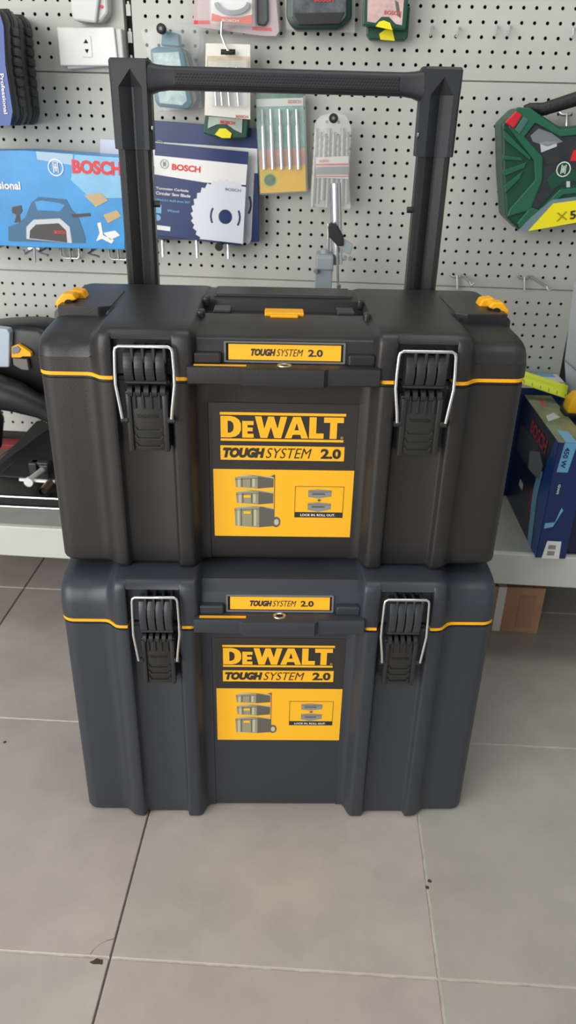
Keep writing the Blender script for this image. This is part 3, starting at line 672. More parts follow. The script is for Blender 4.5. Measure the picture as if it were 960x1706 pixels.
# circular saw blade packs
def blade_pack(D, dx, dy, label, front):
    t = hung('saw_blade_pack', label, 'blade pack', (330+dx, 405+dy), D, 'blue and white saw blade packs')
    sq = [(258, 238), (414, 253), (402, 410), (256, 391)]; sq = [(x+dx, y+dy) for x, y in sq]
    if not front: sq = [(250, 200), (428, 214), (432, 403), (252, 398)]
    a, b, c, d = pl(sq, D)
    def pt(u_, v_): return a.lerp(b, u_).lerp(d.lerp(c, u_), v_)
    MB().prism([a, b, c, d], NW*.004, bev=.0005).build('sleeve', bnavy, t)
    def q(u0, v0, u1, v1, m, l, name='panel'):
        return MB().prism([pt(u0, v0)-NW*l, pt(u1, v0)-NW*l, pt(u1, v1)-NW*l, pt(u0, v1)-NW*l], NW*.0002).build(name, m, t)
    v0, v1 = (.13, .36) if front else (.17, .40)
    MB().prism([pt(0, v0)-NW*.0005, pt(1, v0)-NW*.0005, pt(1, v1-.02)-NW*.0005, pt(.55, v1)-NW*.0005, pt(0, v1-.03)-NW*.0005], NW*.0002).build('white_band', white, t)
    ux = (b-a).normalized(); uz = (a-d).normalized(); W_ = (b-a).length; H_ = (a-d).length
    txt_mb('BOSCH', pt(.19, v0+.135), ux, uz, W_*.31, H_*.068, bold=.04, n=-NW, lift=.001).build('lettering', red, t)
    emblem(sq[0][0]+.09*156+2, sq[0][1]+(v0+.10)*153, 7, D-.0008, mat('print_green_grey', srgb(120, 145, 130), .4), t)
    # printed blade
    n = 96; cx, cy, R = (.80, .70, .385) if front else (.78, .66, .39)
    cc = pt(cx, cy); V = [cc-NW*.0008]
    for i in range(n):
        an = 2*PI*i/n; rr = R*(1.0 if i % 3 == 0 else .965 if i % 3 == 1 else .93)*W_
        V.append(cc+ux*rr*math.cos(an)+uz*rr*math.sin(an)-NW*.0008)
    # clip to the card on the right
    lim = (b-a).length*.995
    V2 = []
    for v_ in V:
        e = (v_-a).dot(ux); e2 = (a-v_).dot(uz); v_ = v_.copy()
        if e > lim: v_ -= ux*(e-lim)
        if e2 > H_*.99: v_ += uz*(e2-H_*.99)
        V2.append(v_)
    MB().add(V2, [(0, i+1, (i+1) % n+1) for i in range(n)]).build('picture_blade', mat('print_pale_steel', srgb(214, 218, 226), .4), t)
    mb = MB(); r2 = .075*W_; mb.add([cc+ux*r2*math.cos(k*PI/10)+uz*r2*math.sin(k*PI/10)-NW*.0012 for k in range(20)], [tuple(range(20))]); mb.build('picture_bore', bnavy, t)
    for s0 in (-1, 1):
        arc = [cc+(ux*math.cos(an)*s0+uz*math.sin(an))*(.15*W_)-NW*.0012 for an in [(-.5+k*.2) for k in range(6)]]; arc2 = [cc+(ux*math.cos(an)*s0+uz*math.sin(an))*(.17*W_)-NW*.0012 for an in [(-.5+k*.2) for k in range(6)]]
        MB().add(arc+arc2, [(i, i+1, 7+i, 6+i) for i in range(5)]).build('picture_slot', bnavy, t)
    if front:
        for s, u_, v_, w_, h_, m_ in (('Tungsten Carbide', .02, .495, .36, .034, white), ('Circular Saw Blade', .02, .545, .38, .034, white), ('190x2.2/1.4x25.4mm 30T', .02, .610, .38, .022, bcyan), ('Wood', .15, .72, .13, .026, bcyan)):
            txt_mb(s, pt(u_, v_), ux, uz, W_*w_, H_*h_, bold=.02, n=-NW, lift=.001).build('lettering', m_, t)
        txt_mb('BOSCH', pt(.78, .42), ux, uz, W_*.17, H_*.03, bold=.02, n=-NW, lift=.0014).build('lettering', pgrey, t)
        q(.02, .885, .19, .935, white, .001, 'stamp'); q(.015, .655, .085, .75, bcyan, .0008, 'symbol_box')
        mb = MB(); mb.add([pt(.045+.035*math.cos(k*PI/8), .80+.035*math.sin(k*PI/8))-NW*.001 for k in range(16)], [tuple(range(16))]); mb.build('symbol_disc', bcyan, t)
    return t
blade_pack(WD-.030, 0, 0, 'rear saw blade pack, mostly covered by the front pack', False)
blade_pack(WD-.050, 0, 0, 'front saw blade pack in a blue and white square sleeve', True)
for i, x in enumerate((271, 328, 380)):
    t = thing('wire_hook', 'bright metal peg pointing down below the saw blade packs', 'hook', aty(x, 400, WD-.001), 0, 'pegs under the saw blade packs')
    a = aty(x, 402, WD-.045); MB().tube([aty(x, 400, WD-.001), a, aty(x+1, 428+i*1.5, WD-.05)], .0026, 10).build('prong', chrome, t, smooth=True)
t = thing('hook_stop', 'black round stopper on a peg below the front saw blade pack', 'stopper', aty(365, 410, WD-.03))
MB().tube([aty(365, 411, WD-.03), aty(365, 411, WD-.06)], .0075, 16).build('knob', rubber, t, smooth=True)

# plastic bag with teal bit cases
t = hung('bagged_bit_case', 'teal bit case in a crinkled clear bag on a black-capped hook', 'bit set', (290, 184), WD-.05)
slab([(250, 82), (262, 77), (300, 80), (306, 90), (320, 172), (312, 182), (264, 178), (258, 168)], WD-.052, .028, 'case', teal, t, bev=.003, smooth=True)
slab([(254, 88), (298, 86), (312, 168), (304, 176), (266, 172)], WD-.0535, .003, 'window', mat('case_window', srgb(160, 185, 185), .3, var=.35, vscale=80), t, bev=.001)
slab([(300, 78), (312, 86), (330, 165), (322, 180), (312, 180), (316, 170), (304, 92)], WD-.045, .03, 'rear_case', dgreen, t, bev=.002)
slab([(270, 50), (298, 56), (300, 78), (268, 76)], WD-.045, .02, 'hang_tab', teal, t, bev=.002)
def film(pts, D, th, parent, m=None, name='clear_bag'): return slab(pts, D, th, name, m or bag, parent, bev=.003, smooth=True)
film([(232, 48), (262, 38), (330, 40), (334, 70), (328, 100), (338, 180), (262, 186), (250, 110)], WD-.060, .045, t)
def capped_hook(px, D, label, group='capped display hooks', r=.0075):
    t = thing('display_hook', label, 'hook', aty(*px, WD-.001), 0, group)
    MB().tube([aty(*px, WD-.001), aty(*px, D)], .0022, 8).build('wire', steel, t, smooth=True)
    c = aty(*px, D); MB().tube([c, c-NW*.004, c-NW*.012, c-NW*.014], r, 16, rs=[r*.8, r, r, r*.7]).build('cap', rubber, t, smooth=True)
    c2 = c-NW*.0142; MB().tube([c2, c2-NW*.0005], r*.35, 10).build('cap_mark', pgrey, t)
capped_hook((271, 49), WD-.065, 'black-capped hook holding the bag with the teal case')
capped_hook((556, 197), WD-.05, 'black-capped hook holding the bag of masonry bits')

# blister packs with hole saws at the top
def blister(pts, D, cardm, label, contents, grp='hole saw blister packs at the top'):
    t = hung('blister_pack', label, 'blister pack', (pts[2][0], pts[2][1]), D, grp)
    slab(pts, D, .0012, 'card', cardm, t, bev=0)
    cx = sum(p[0] for p in pts)/len(pts); cy = sum(p[1] for p in pts)/len(pts)
    return t
t = blister([(326, -60), (455, -60), (465, 52), (460, 60), (440, 60), (322, 44)], WD-.028, mat('card_pink_grey', srgb(190, 170, 172), .4), 'rear hole saw blister pack behind the white card one', 0)
film([(322, -60), (462, -60), (468, 50), (462, 62), (330, 52)], WD-.034, .022, t, name='clear_shell')
flat([(323, 34), (350, 34), (350, 40), (323, 40)], WD-.0286, 'red_band', red, t); flat([(420, 44), (452, 46), (453, 52), (421, 50)], WD-.0286, 'red_band', red, t)
slab([(428, -60), (446, -60), (448, 35), (442, 44), (428, 42)], WD-.036, .012, 'hole_saw', mat('tool_dark_grey', srgb(70, 74, 78), .4), t, bev=.003)
t = blister([(350, -60), (420, -60), (420, 40), (352, 35)], WD-.050, white, 'front hole saw blister pack with white and red card', 0)
film([(347, -60), (424, -60), (425, 44), (348, 40)], WD-.062, .013, t, name='clear_shell')
flat([(353, 22), (372, 28), (398, 29), (420, 24), (420, 40), (352, 35)], WD-.0506, 'red_band', mat('print_orange_red', srgb(225, 95, 70), .4), t)
mb = MB(); pts = []
for i in range(25):
    a = PI*i/24; pts.append((387-30*math.cos(a), 5+20*math.sin(a)))
for i in range(25):
    a = PI*(24-i)/24; pts.append((387-24*math.cos(a), 3+14*math.sin(a)))
mb.prism(pl(pts, WD-.058), NW*.006); mb.build('hole_saw', mat('tool_mid_grey', srgb(120, 125, 128), .35, metal=.5), t)
wtext('BOSCH', (370, 36), (398, 37), 3.5, WD-.0512, white, t, bold=.03)
hk = 'peg hooks holding the blister packs'
t = thing('display_hook', 'steel hook below the hole saw packs, holding the drill bit card', 'hook', aty(370, 55, WD-.001), 0)
mb = MB(); mb.tube([aty(370, 36, WD-.065), aty(369, 58, WD-.065), aty(376, 78, WD-.07), aty(381, 86, WD-.07)], .0020, 8); mb.tube([aty(370, 55, WD-.001), aty(370, 45, WD-.065)], .0017, 8)
mb.build('wire', steel, t, smooth=True)
MB().tube([aty(370, 85, WD-.069), aty(376, 88, WD-.071), aty(388, 88, WD-.071), aty(390, 86, WD-.069)], .003, 10).build('price_cap', rubber, t, smooth=True)

# drill bit card
t = hung('drill_bit_card', 'white card with four short drill bits hanging above the small green case', 'bit set', (380, 198), WD-.058)
slab([(343, 72), (417, 74), (417, 199), (341, 192)], WD-.058, .0015, 'card', mat('card_cream', srgb(226, 224, 214), .4), t, bev=0)
flat([(368, 82), (392, 82), (392, 91), (368, 91)], WD-.0586, 'hang_hole', dark, t)
flat([(345, 93), (416, 94), (416, 112), (344, 112)], WD-.0586, 'picture', mat('print_beige', srgb(190, 178, 150), .4, var=.3, vscale=40), t)
wtext('BOSCH', (393, 196), (413, 197), 4, WD-.0590, mat('print_dull_red', srgb(190, 90, 90), .4), t, bold=.03)
mb = MB()
for x in (360, 370, 382, 397):
    a, b, c, d = aty(x-2, 112, WD-.066), aty(x-1, 150, WD-.066), aty(x-1, 152, WD-.066), aty(x+1, 176, WD-.066)
    mb.tube([a, b], .0032, 8); mb.tube([b, c], .0052, 8); mb.tube([c, d], .0026, 8)
mb.build('drill_bit', steel, t, smooth=True)
film([(346, 100), (412, 100), (411, 180), (348, 176)], WD-.072, .0125, t, m=clear, name='blister')
# small green case under the card
t = hung('bit_case', 'small green bit case with yellow tab, behind the drill bit card', 'case', (375, 230), WD-.05)
slab([(343, 180), (416, 184), (411, 230), (372, 232), (338, 222)], WD-.052, .022, 'case', green, t, bev=.002)
flat([(348, 194), (404, 198), (403, 222), (392, 217), (378, 207), (362, 207), (346, 214)], WD-.0545, 'window', mat('window_pale', srgb(168, 182, 170), .25, var=.2, vscale=60), t, th=.001)
wtext('BOSCH', (367, 206), (391, 208), 5, WD-.0552, red, t, bold=.03)
flat([(358, 224), (366, 214), (376, 214), (386, 222), (384, 230), (370, 230)], WD-.0550, 'tab', lem, t, th=.001)

# wood bit pouch
t = hung('wood_bit_pouch', 'clear pouch of wood bits with yellow base, centre of the pegboard', 'bit set', (470, 322), WD-.03)
slab([(426, 150), (505, 150), (510, 318), (434, 322)], WD-.032, .002, 'card', mat('card_teal_print', srgb(120, 165, 155), .35, var=.5, vscale=30), t, bev=0)
flat([(426, 150), (505, 150), (505, 162), (426, 165)], WD-.0326, 'green_band', mat('print_green', srgb(50, 110, 85), .35, var=.4, vscale=40), t)
flat([(427, 165), (505, 163), (505, 176), (428, 178)], WD-.0328, 'white_band', mat('print_white2', srgb(200, 208, 200), .35), t)
wtext('BOSCH', (480, 172), (502, 172), 5, WD-.0332, mat('print_dull_red2', srgb(200, 110, 100), .4), t, bold=.03)
flat([(432, 250), (508, 246), (509, 278), (433, 282)], WD-.0328, 'red_band', mat('print_salmon', srgb(205, 150, 130), .35, var=.3, vscale=30), t)
flat([(433, 280), (509, 275), (510, 318), (434, 322)], WD-.0330, 'yellow_band', mat('print_gold', srgb(232, 185, 40), .35, var=.12, vscale=25), t)
flat(circ(450, 300, 12), WD-.0334, 'seal', mat('print_lime', srgb(170, 190, 60), .4), t); flat(circ(450, 300, 9.5), WD-.0337, 'seal_picture', mat('print_leaf', srgb(80, 110, 80), .4, var=.5, vscale=90), t)
mb = MB()
for i, x in enumerate((441, 455, 470, 484, 498)):
    a, b = aty(x-4, 182, WD-.037), aty(x, 282, WD-.037); mb.tube([a, a.lerp(b, .25), a.lerp(b, .27), b], .003, 8, rs=[.0022, .0022, .0034, .0034])
mb.build('wood_bit', mat('bit_bright', (.6, .62, .63), .3, metal=.8), t, smooth=True)
film([(424, 148), (508, 148), (513, 320), (432, 326)], WD-.044, .013, t)
# masonry bit bag
t = hung('masonry_bit_bag', 'clear bag of long grey masonry bits, right of the yellow-based pouch', 'bit set', (550, 350), WD-.04)
mb = MB()
for i in range(8):
    x = 524+i*7.6; a, b = aty(x+3-.2*i, 214+(i % 3)*6, WD-.045+.004*(i % 2)), aty(x-3+i*.4, 345-(i % 3)*6, WD-.045+.004*(i % 2)); N_ = 20; pts = [a.lerp(b, k/N_) for k in range(N_+1)]
    mb.tube(pts, .004, 8, rs=[(.0026 if k % 2 else .0042) if k < 13 else .0042 for k in range(N_+1)])
mb.build('masonry_bit', mat('sandblasted_steel', (.42, .42, .40), .55, metal=.7), t, smooth=True)
slab([(526, 262), (581, 260), (581, 298), (527, 296)], WD-.053, .001, 'card_band', mat('card_white', srgb(215, 214, 208), .4), t, bev=0)
flat([(527, 273), (581, 272), (581, 275), (527, 276)], WD-.0535, 'red_line', red, t); flat([(527, 278), (581, 277), (581, 291), (527, 291)], WD-.0535, 'grey_band', pgrey, t)
flat([(527, 293), (581, 293), (581, 295), (527, 295)], WD-.0535, 'red_line', red, t)
wtext('BOSCH', (532, 270), (548, 270), 3.5, WD-.0538, red, t, bold=.03)
film([(534, 192), (558, 186), (578, 192), (586, 212), (582, 300), (585, 350), (516, 345), (522, 250), (524, 204)], WD-.060, .022, t, m=bag2)
# black/green bit case top centre
t = hung('socket_case', 'dark green rounded bit case in clear packaging at the top centre', 'case', (530, 52), WD-.05)
slab([(478, -60), (588, -60), (586, 30), (574, 44), (562, 50), (492, 50), (482, 40), (477, 28)], WD-.052, .03, 'case', dgreen, t, bev=.004, smooth=True)
slab([(486, -60), (578, -60), (577, 26), (566, 40), (498, 42), (486, 28)], WD-.055, .003, 'window', mat('window_smoke', srgb(84, 92, 94), .12, var=.7, vscale=30, coat=.4), t, bev=.001)
slab([(490, 22), (574, 20), (566, 40), (498, 42)], WD-.0565, .002, 'inner_tray', gblk, t, bev=.001)
wtext('BOSCH', (524, 3), (556, 3), 6, WD-.0575, red, t, bold=.03)
film([(472, -60), (594, -60), (592, 55), (476, 50)], WD-.040, .010, t, name='clear_shell')
# two green cases right of it
for D_, pts, w_, tab, lab in ((WD-.030, [(612, 10), (684, 10), (680, 62), (674, 68), (616, 66), (611, 58)], None, [(632, 56), (644, 48), (654, 50), (658, 68), (634, 66)], 'rear green bit case with yellow tab, lower edge showing under the front one'),
                              (WD-.055, [(608, -60), (686, -60), (676, 50), (604, 42)], [(614, -60), (678, -60), (670, 42), (660, 40), (648, 28), (636, 28), (626, 38), (612, 36)], [(626, 44), (632, 36), (640, 34), (650, 38), (654, 50)], 'front green bit case with pale window, above the bar handle')):
    t = hung('bit_case', lab, 'case', pts[3] if len(pts) < 5 else pts[4], D_, 'green bit cases at the top')
    slab(pts, D_, .022, 'case', green, t, bev=.002)
    if w_:
        flat(w_, D_-.0008, 'window', mat('window_pink', srgb(205, 175, 172), .25, var=.25, vscale=30), t, th=.0006)
        wtext('BOSCH', (640, 24), (668, 26), 6, D_-.0012, mat('print_dull_red', srgb(190, 90, 90), .4), t, bold=.03)
        flat([(658, 0), (664, 4), (668, 30), (662, 26)], D_-.0014, 'bit', labG3, t)
    flat(tab, D_-.0020, 'tab', lem, t, th=.0018)

# big green X-shaped case
def xcase():
    D = WD-.085
    t = hung('accessory_case', 'large green X-shaped accessory case with red latch, yellow edge and black handle', 'case', (900, 386), D)
    out = [(836, 206), (862, 180), (882, 178), (900, 190), (935, 212), (975, 209), (1090, 180), (1130, 200), (1118, 330), (1060, 340), (960, 373), (868, 386), (843, 362), (838, 290)]
    slab(out, D, .07, 'shell', green, t, bev=.004, smooth=False)
    # raised frame
    fr1 = [(846, 196), (864, 178), (884, 181), (934, 216), (1090, 200), (1090, 212), (934, 228), (892, 205), (874, 228), (905, 262), (904, 300), (884, 350), (845, 362), (850, 348), (892, 300), (890, 268), (848, 214)]
    slab(fr1, D-.006, .01, 'raised_rib', green2, t, bev=.0015)
    slab([(884, 345), (900, 350), (934, 315), (960, 313), (1040, 310), (1040, 318), (962, 322), (938, 325), (880, 380), (868, 384), (862, 372)], D-.006, .01, 'raised_rib', green2, t, bev=.0015)
    win = [(874, 230), (892, 206), (934, 228), (1040, 218), (1040, 305), (960, 306), (930, 312), (896, 348), (878, 344), (904, 300), (905, 262)]
    slab(win, D-.002, .004, 'window', mat('window_dark', srgb(34, 40, 44), .08, var=.4, vscale=40, coat=.5), t, bev=.0005)
    for pts, m_ in (([(884, 226), (898, 214), (920, 222), (938, 236), (912, 244), (888, 236)], pgrey), ([(900, 238), (928, 232), (928, 244), (902, 254)], silver), ([(906, 262), (930, 258), (936, 268), (912, 275)], labK), ([(944, 302), (950, 302), (950, 312), (944, 312)], silver)):
        flat(pts, D-.003, 'accessory', m_, t, th=.0006)
    slab([(912, 300), (938, 270), (960, 285), (1000, 285), (1000, 300), (940, 303), (918, 318)], D-.003, .003, 'green_insert', green, t, bev=.0005)
    emblem(939, 282, 12, D-.004, white, t)
    flat([(950, 268), (956, 250), (975, 250), (975, 268), (960, 268)], D-.0035, 'red_marker', red, t, th=.0008)
    slab([(842, 204), (860, 184), (871, 192), (856, 215)], D-.010, .012, 'latch', mat('latch_red', srgb(205, 35, 45), .35), t, bev=.002)
    slab([(858, 216), (873, 194), (882, 199), (866, 224)], D-.008, .01, 'latch_frame', mat('frame_teal_grey', srgb(60, 110, 100), .4), t, bev=.001)
    # fins
    mb = MB()
    for pts in ([(838, 214), (885, 262), (884, 268), (840, 232)], [(838, 258), (870, 263), (872, 268), (838, 266)], [(838, 284), (878, 270), (874, 280), (840, 294)], [(840, 310), (872, 284), (866, 298), (842, 322)]): mb.prism(pl(pts, D-.005), NW*.006, bev=.001)
    mb.build('fin', green2, t)
    flat([(880, 385), (922, 339), (960, 334), (1060, 318), (1064, 344), (960, 371)], D-.0072, 'yellow_stripe', lem, t, th=.006)
    flat([(862, 386), (885, 362), (920, 333), (960, 328), (960, 334), (922, 339), (880, 385)], D-.0070, 'grey_stripe', mat('stripe_grey', srgb(110, 130, 140), .4), t, th=.005)
    wtext('X', (927, 369), (946, 366), 14, D-.0078, mat('print_olive', srgb(150, 140, 20), .4), t, bold=0)
    wtext('5', (950, 366), (960, 364), 14, D-.0078, labK, t, bold=.03); wtext('0', (962, 364), (973, 362), 14, D-.0078, labK, t, bold=.03)
    mb = MB(); mb.tube([aty(874, 181, D+.02), aty(882, 178, D+.02), aty(905, 182, D+.02), aty(960, 165, D+.02), aty(1040, 150, D+.02), aty(1080, 170, D+.02)], .009, 12, rs=[.005, .006, .010, .011, .011, .007])
    h = mb.build('handle', mat('handle_rubber', (.012, .013, .013), .5, bump=1, bscale=160), t, smooth=True)
    MB().tube([aty(907, 178, D+.02), aty(910, 177, D+.02)], .0118, 14).build('red_ring', MATS['latch_red'], h)
xcase()
# empty peg hooks
for i, (x, y) in enumerate(((718, 60), (762, 62), (826, 60), (847, 60), (954, 63))):
    t = thing('peg_hook', 'small bright peg pointing down on the upper pegboard, right of the green cases', 'hook', aty(x, y-16, WD-.001), 0, 'small empty pegs on the upper pegboard')
    MB().tube([aty(x+2, y-16, WD-.001), aty(x+2, y-15, WD-.012), aty(x+1, y-4, WD-.016), aty(x-2, y, WD-.016)], .0019, 8).build('prong', chrome, t, smooth=True)
for i, (x, y, x2, y2, lab) in enumerate(((760, 458, 783, 476, 'left of the two empty wire hooks above the toolbox, right side'), (872, 460, 912, 484, 'right of the two empty wire hooks above the toolbox, right side'), (942, 188, 0, 0, 'wire hook under the black handle of the green case'))):
    t = thing('wire_hook', lab, 'hook', aty(x, y, WD-.001), 0, 'double wire hooks')
    mb = MB(); a = aty(x, y, WD-.006); mb.tube([a-UXW*.010, a-UXW*.006-NW*.003-UZ*.003, a+UXW*.006-NW*.003-UZ*.003, a+UXW*.010], .0023, 8); mb.tube([a+UXW*.002-NW*.003, aty(x+2, y+24, WD-.012)], .0024, 8)
    if x2: mb.tube([a+UXW*.012, aty(x2, y2-6, WD-.06), aty(x2+2, y2, WD-.062), aty(x2+8, y2-4, WD-.062)], .0025, 8)
    mb.build('wire', steel, t, smooth=True)

# ------------------------------------------------------------------ things on the base shelf
def drillstand():
    D = 1.30; c = aty(546, 450, D); t = thing('drill_stand', 'grey drill stand with chrome column and black lever, standing behind the toolboxes', 'drill stand', (c.x, c.y, DZ))
    MB().rbox(c.x-.07, c.x+.07, c.y-.09, c.y+.05, DZ, DZ+.02, r=.004).build('foot_plate', gry, t)
    MB().rbox(c.x-.02, c.x+.008, c.y-.02, c.y+.03, DZ+.02, aty(546, 422, D).z, r=.002).build('post_casting', gry, t)
    m = MB(); m.rbox(c.x-.020, c.x+.009, c.y-.024, c.y+.03, aty(546, 447, D).z, aty(546, 424, D).z, r=.003); m.tube([aty(541, 428, D), aty(541, 415, D)], .008, 12, rs=[.009, .006]); m.build('housing', gry, t)
    MB().tube([aty(562, 440, D), aty(559, 305, D)], .0092, 20).build('column', chrome, t, smooth=True)
    MB().tube([aty(547, 420, D), aty(548, 372, D)], .003, 10).build('guide_rod', chrome, t, smooth=True)
    MB().tube([aty(564, 485, D-.02), aty(562, 410, D-.02)], .002, 10).build('thin_rod', steel, t, smooth=True)
    lv = MB(); lv.prism(pl([(546, 378), (552, 371), (562, 376), (573, 396), (572, 410), (562, 410), (548, 394)], D-.03), NW*.016, bev=.002); lv.build('lever', rubber, t)
    l2 = MB(); l2.prism(pl([(562, 408), (572, 398), (588, 408), (584, 425), (572, 420)], D-.025), NW*.012, bev=.001); l2.build('lever_bracket', gry, t)
    for x, y in ((575, 431), (584, 432), (526, 452), (565, 478)):
        c2 = aty(x, y, D-.03); MB().tube([c2, c2+NW*.01], .0035, 8).build('bolt', steel, t, smooth=True)
drillstand()
def carton450():
    x0, y0, x1, y1 = .3883, 1.1560, .4395, 1.400; zt = .4680
    t = thing('power_tool_carton', 'tall navy carton marked 450 W standing on the right of the base shelf', 'carton', (x0, y0, DZ))
    MB().rbox(x0, x1, y0, y1, DZ, zt, r=.0008, seg=1).build('carton', bnavy, t)
    # side face (x = x0) and top face printing; (y, z) on side, (x, y) on top
    def side(pts, m, name, l=.0004): MB().prism([Vector((x0-l, y0+(y1-y0)*a, DZ+(zt-DZ)*b)) for a, b in pts], (.0002, 0, 0)).build(name, m, t)
    def front(pts, m, name, l=.0004): MB().prism([Vector((x0+a, y0-l, DZ+(zt-DZ)*b)) for a, b in pts], (0, .0002, 0)).build(name, m, t)
    def top(pts, m, name, l=.0004): MB().prism([Vector((x0+a, y0+(y1-y0)*b, zt+l)) for a, b in pts], (0, 0, -.0002)).build(name, m, t)
    side([(.0, 0), (1, 0), (1, 1), (.0, 1)], bnavy2, 'side_print', .0003)
    side([(0, 0), (.10, 0), (.20, .45), (.16, .75), (.06, 1), (0, 1)], mat('print_royal', srgb(14, 74, 150), .3), 'blue_flash', .0005)
    side([(.14, .0), (.24, .0), (.34, .40), (.30, .62), (.20, .66), (.22, .42)], bcyan, 'picture_tool', .0007)
    side([(.25, .56), (.55, .52), (.58, .66), (.35, .76), (.22, .70)], pgrey, 'picture_motor', .0008)
    side([(.30, .16), (.38, .16), (.40, .42), (.33, .44)], mat('print_dark_red', srgb(110, 30, 40), .4), 'picture_trigger', .0009)
    side([(.60, .28), (.70, .28), (.70, .34), (.60, .34)], silver, 'small_mark', .0008)
    side([(.4, .52), (.95, .52), (.95, .76), (.4, .80)], mat('print_slate', srgb(48, 54, 66), .35), 'picture_background', .0005)
    q = txt_mb('BOSCH', Vector((x0, y0+(y1-y0)*.66, DZ+(zt-DZ)*.80)), Vector((0, -1, 0)), Vector((0, 0, 1)), .11, .026, bold=.04, n=Vector((-1, 0, 0)), lift=.001); q.build('lettering', mat('print_deep_red', srgb(170, 35, 40), .35), t)
    top([(0, 0), (.0505, 0), (.0505, 1), (0, 1)], mat('photo_olive', srgb(120, 128, 96), .3, var=.5, vscale=22), 'top_picture', .0003)
    top([(.012, .0), (.030, .0), (.030, .22), (.012, .22)], bcyan, 'power_label', .0006)
    top([(.020, .75), (.028, .75), (.028, .92), (.020, .92)], mat('print_pink', srgb(200, 80, 95), .4), 'top_mark', .0006)
    top([(.008, .40), (.035, .50), (.030, .60), (.012, .52)], silver, 'top_mark', .0006)
    front([(.006, .76), (.024, .76), (.030, 1), (.010, 1)], bcyan, 'power_label', .0006)
    q = txt_mb('450 W', Vector((x0+.012, y0, DZ+(zt-DZ)*.965)), Vector((-.06, 0, -1)).normalized(), Vector((1, 0, -.06)).normalized(), .036, .0085, bold=.03, n=Vector((0, -1, 0)), lift=.001); q.build('lettering', bnavy, t)
    q = txt_mb('GWS', Vector((x0+.013, y0, DZ+(zt-DZ)*.66)), Vector((-.04, 0, -1)).normalized(), Vector((1, 0, -.04)).normalized(), .018, .004, bold=.03, n=Vector((0, -1, 0)), lift=.001); q.build('lettering', white, t)
    front([(.004, .27), (.018, .29), (.030, .44), (.026, .46), (.020, .33), (.004, .32)], bcyan, 'picture_tool', .0008)
    front([(.010, .0), (.040, .0), (.038, .16), (.014, .16)], white, 'barcode_label', .0006)
    mb = MB()
    for zz in (.03, .085):
        for i in range(8): mb.box(x0+.018+i*.0016, x0+.0188+i*.0016, y0-.0010, y0-.0007, DZ+(zt-DZ)*zz, DZ+(zt-DZ)*(zz+.04))
    mb.build('barcode', labK, t)
    # neighbour, its back box and the white carton edge
    t = thing('carton', 'navy carton directly right of the 450 W carton, at the picture edge', 'carton', (.50, 1.17, DZ))
    MB().rbox(.4412, .56, 1.175, 1.400, DZ, .462, r=.0008, seg=1).build('box', bnavy2, t)
    t = thing('carton', 'navy carton with pale blue top strip at the back by the pegboard', 'carton', (.42, 1.42, DZ))
    zt2 = .493; MB().rbox(.36, .463, 1.404, 1.460, DZ, zt2, r=.0008, seg=1).build('box', bnavy, t)
    MB().box(.362, .461, 1.406, 1.458, zt2+.0001, zt2+.0006).build('top_panel', white, t); MB().box(.385, .452, 1.436, 1.457, zt2+.0006, zt2+.001).build('blue_strip', bcyan, t)
    MB().box(.361, .462, 1.4030, 1.4038, zt2-.012, zt2).build('white_edge', white, t)
    # tape measure lying across the cartons
    t = thing('tape_measure', 'yellow tape measure with its lime blade pulled out, on the right cartons', 'tape measure', (.45, 1.28, zt))
    c = aty(975, 668, 1.25); z0_ = .4685; cc = atz(970, 672, .488)
    mb = MB(); n = 18; lp = []
    prof = [(-.030, 0), (-.033, .012), (-.030, .028), (-.020, .038), (.005, .042), (.024, .036), (.032, .02), (.030, 0)]
    mb.prism([Vector((cc.x+a*.85, cc.y-.015, z0_+b)) for a, b in prof], (0, .032, 0), bev=.004); mb.build('case', mat('tape_case_yellow', srgb(250, 190, 10), .35), t, smooth=True)
    MB().rbox(cc.x-.031, cc.x+.026, cc.y-.017, cc.y+.019, z0_-.0006, z0_+.006, r=.002).build('bumper', rubber, t)
    a0 = atz(944, 660, .4820); b0 = aty(866, 634, 1.385); dr = (b0-a0); nn = Vector((-dr.y, dr.x, 0)).normalized()
    V = []; 
    for i in range(9):
        p_ = a0.lerp(b0, i/8*1.25)
        for k_, (o_, zz) in enumerate(((-.0125, .0022), (-.006, .0003), (0, -.0003), (.006, .0003), (.0125, .0022))): V.append(p_-nn*(o_*.7-zz)+UZ*(zz+o_*.8+.006))
    Fc = [(i*5+k_, i*5+k_+1, (i+1)*5+k_+1, (i+1)*5+k_) for i in range(8) for k_ in range(4)]
    bl = pm('blade', V, Fc, tape, t, smooth=True)
    mo = bl.modifiers.new('thick', 'SOLIDIFY'); mo.thickness = .0004
    mb = MB()
    for i in range(34):
        p_ = a0.lerp(b0, .03+i*.035); l_ = .004 if i % 5 else .009; d_ = dr.normalized()*.0005; W_ = -nn*.7+UZ*.9; e_ = W_*-.0120+UZ*.006+nn*.0012
        mb.add([p_+e_-d_+UZ*.0026+nn*.001, p_+e_+d_+UZ*.0026+nn*.001, p_+e_+W_*l_+d_+UZ*.0016+nn*.0008, p_+e_+W_*l_-d_+UZ*.0016+nn*.0008], [(0, 1, 2, 3)])
    mb.build('scale_marks', labK, t)
    t = thing('white_carton', 'white folded sheet of packaging leaning in the corner at the right picture edge', 'packaging', (.50, 1.44, .50))
    p0, p1, p2, p3 = aty(957, 470, WD-.01), aty(1010, 470, WD-.16), aty(1010, 665, WD-.16), aty(944, 656, WD-.035)
    pm_ = aty(941, 600, WD-.012)
    mb = MB(); mb.prism([p0, p1, p2, p3, pm_], (.004, .002, 0)); mb.build('sheet', mat('poly_white', srgb(215, 222, 226), .35, bump=.5, bscale=25), t)
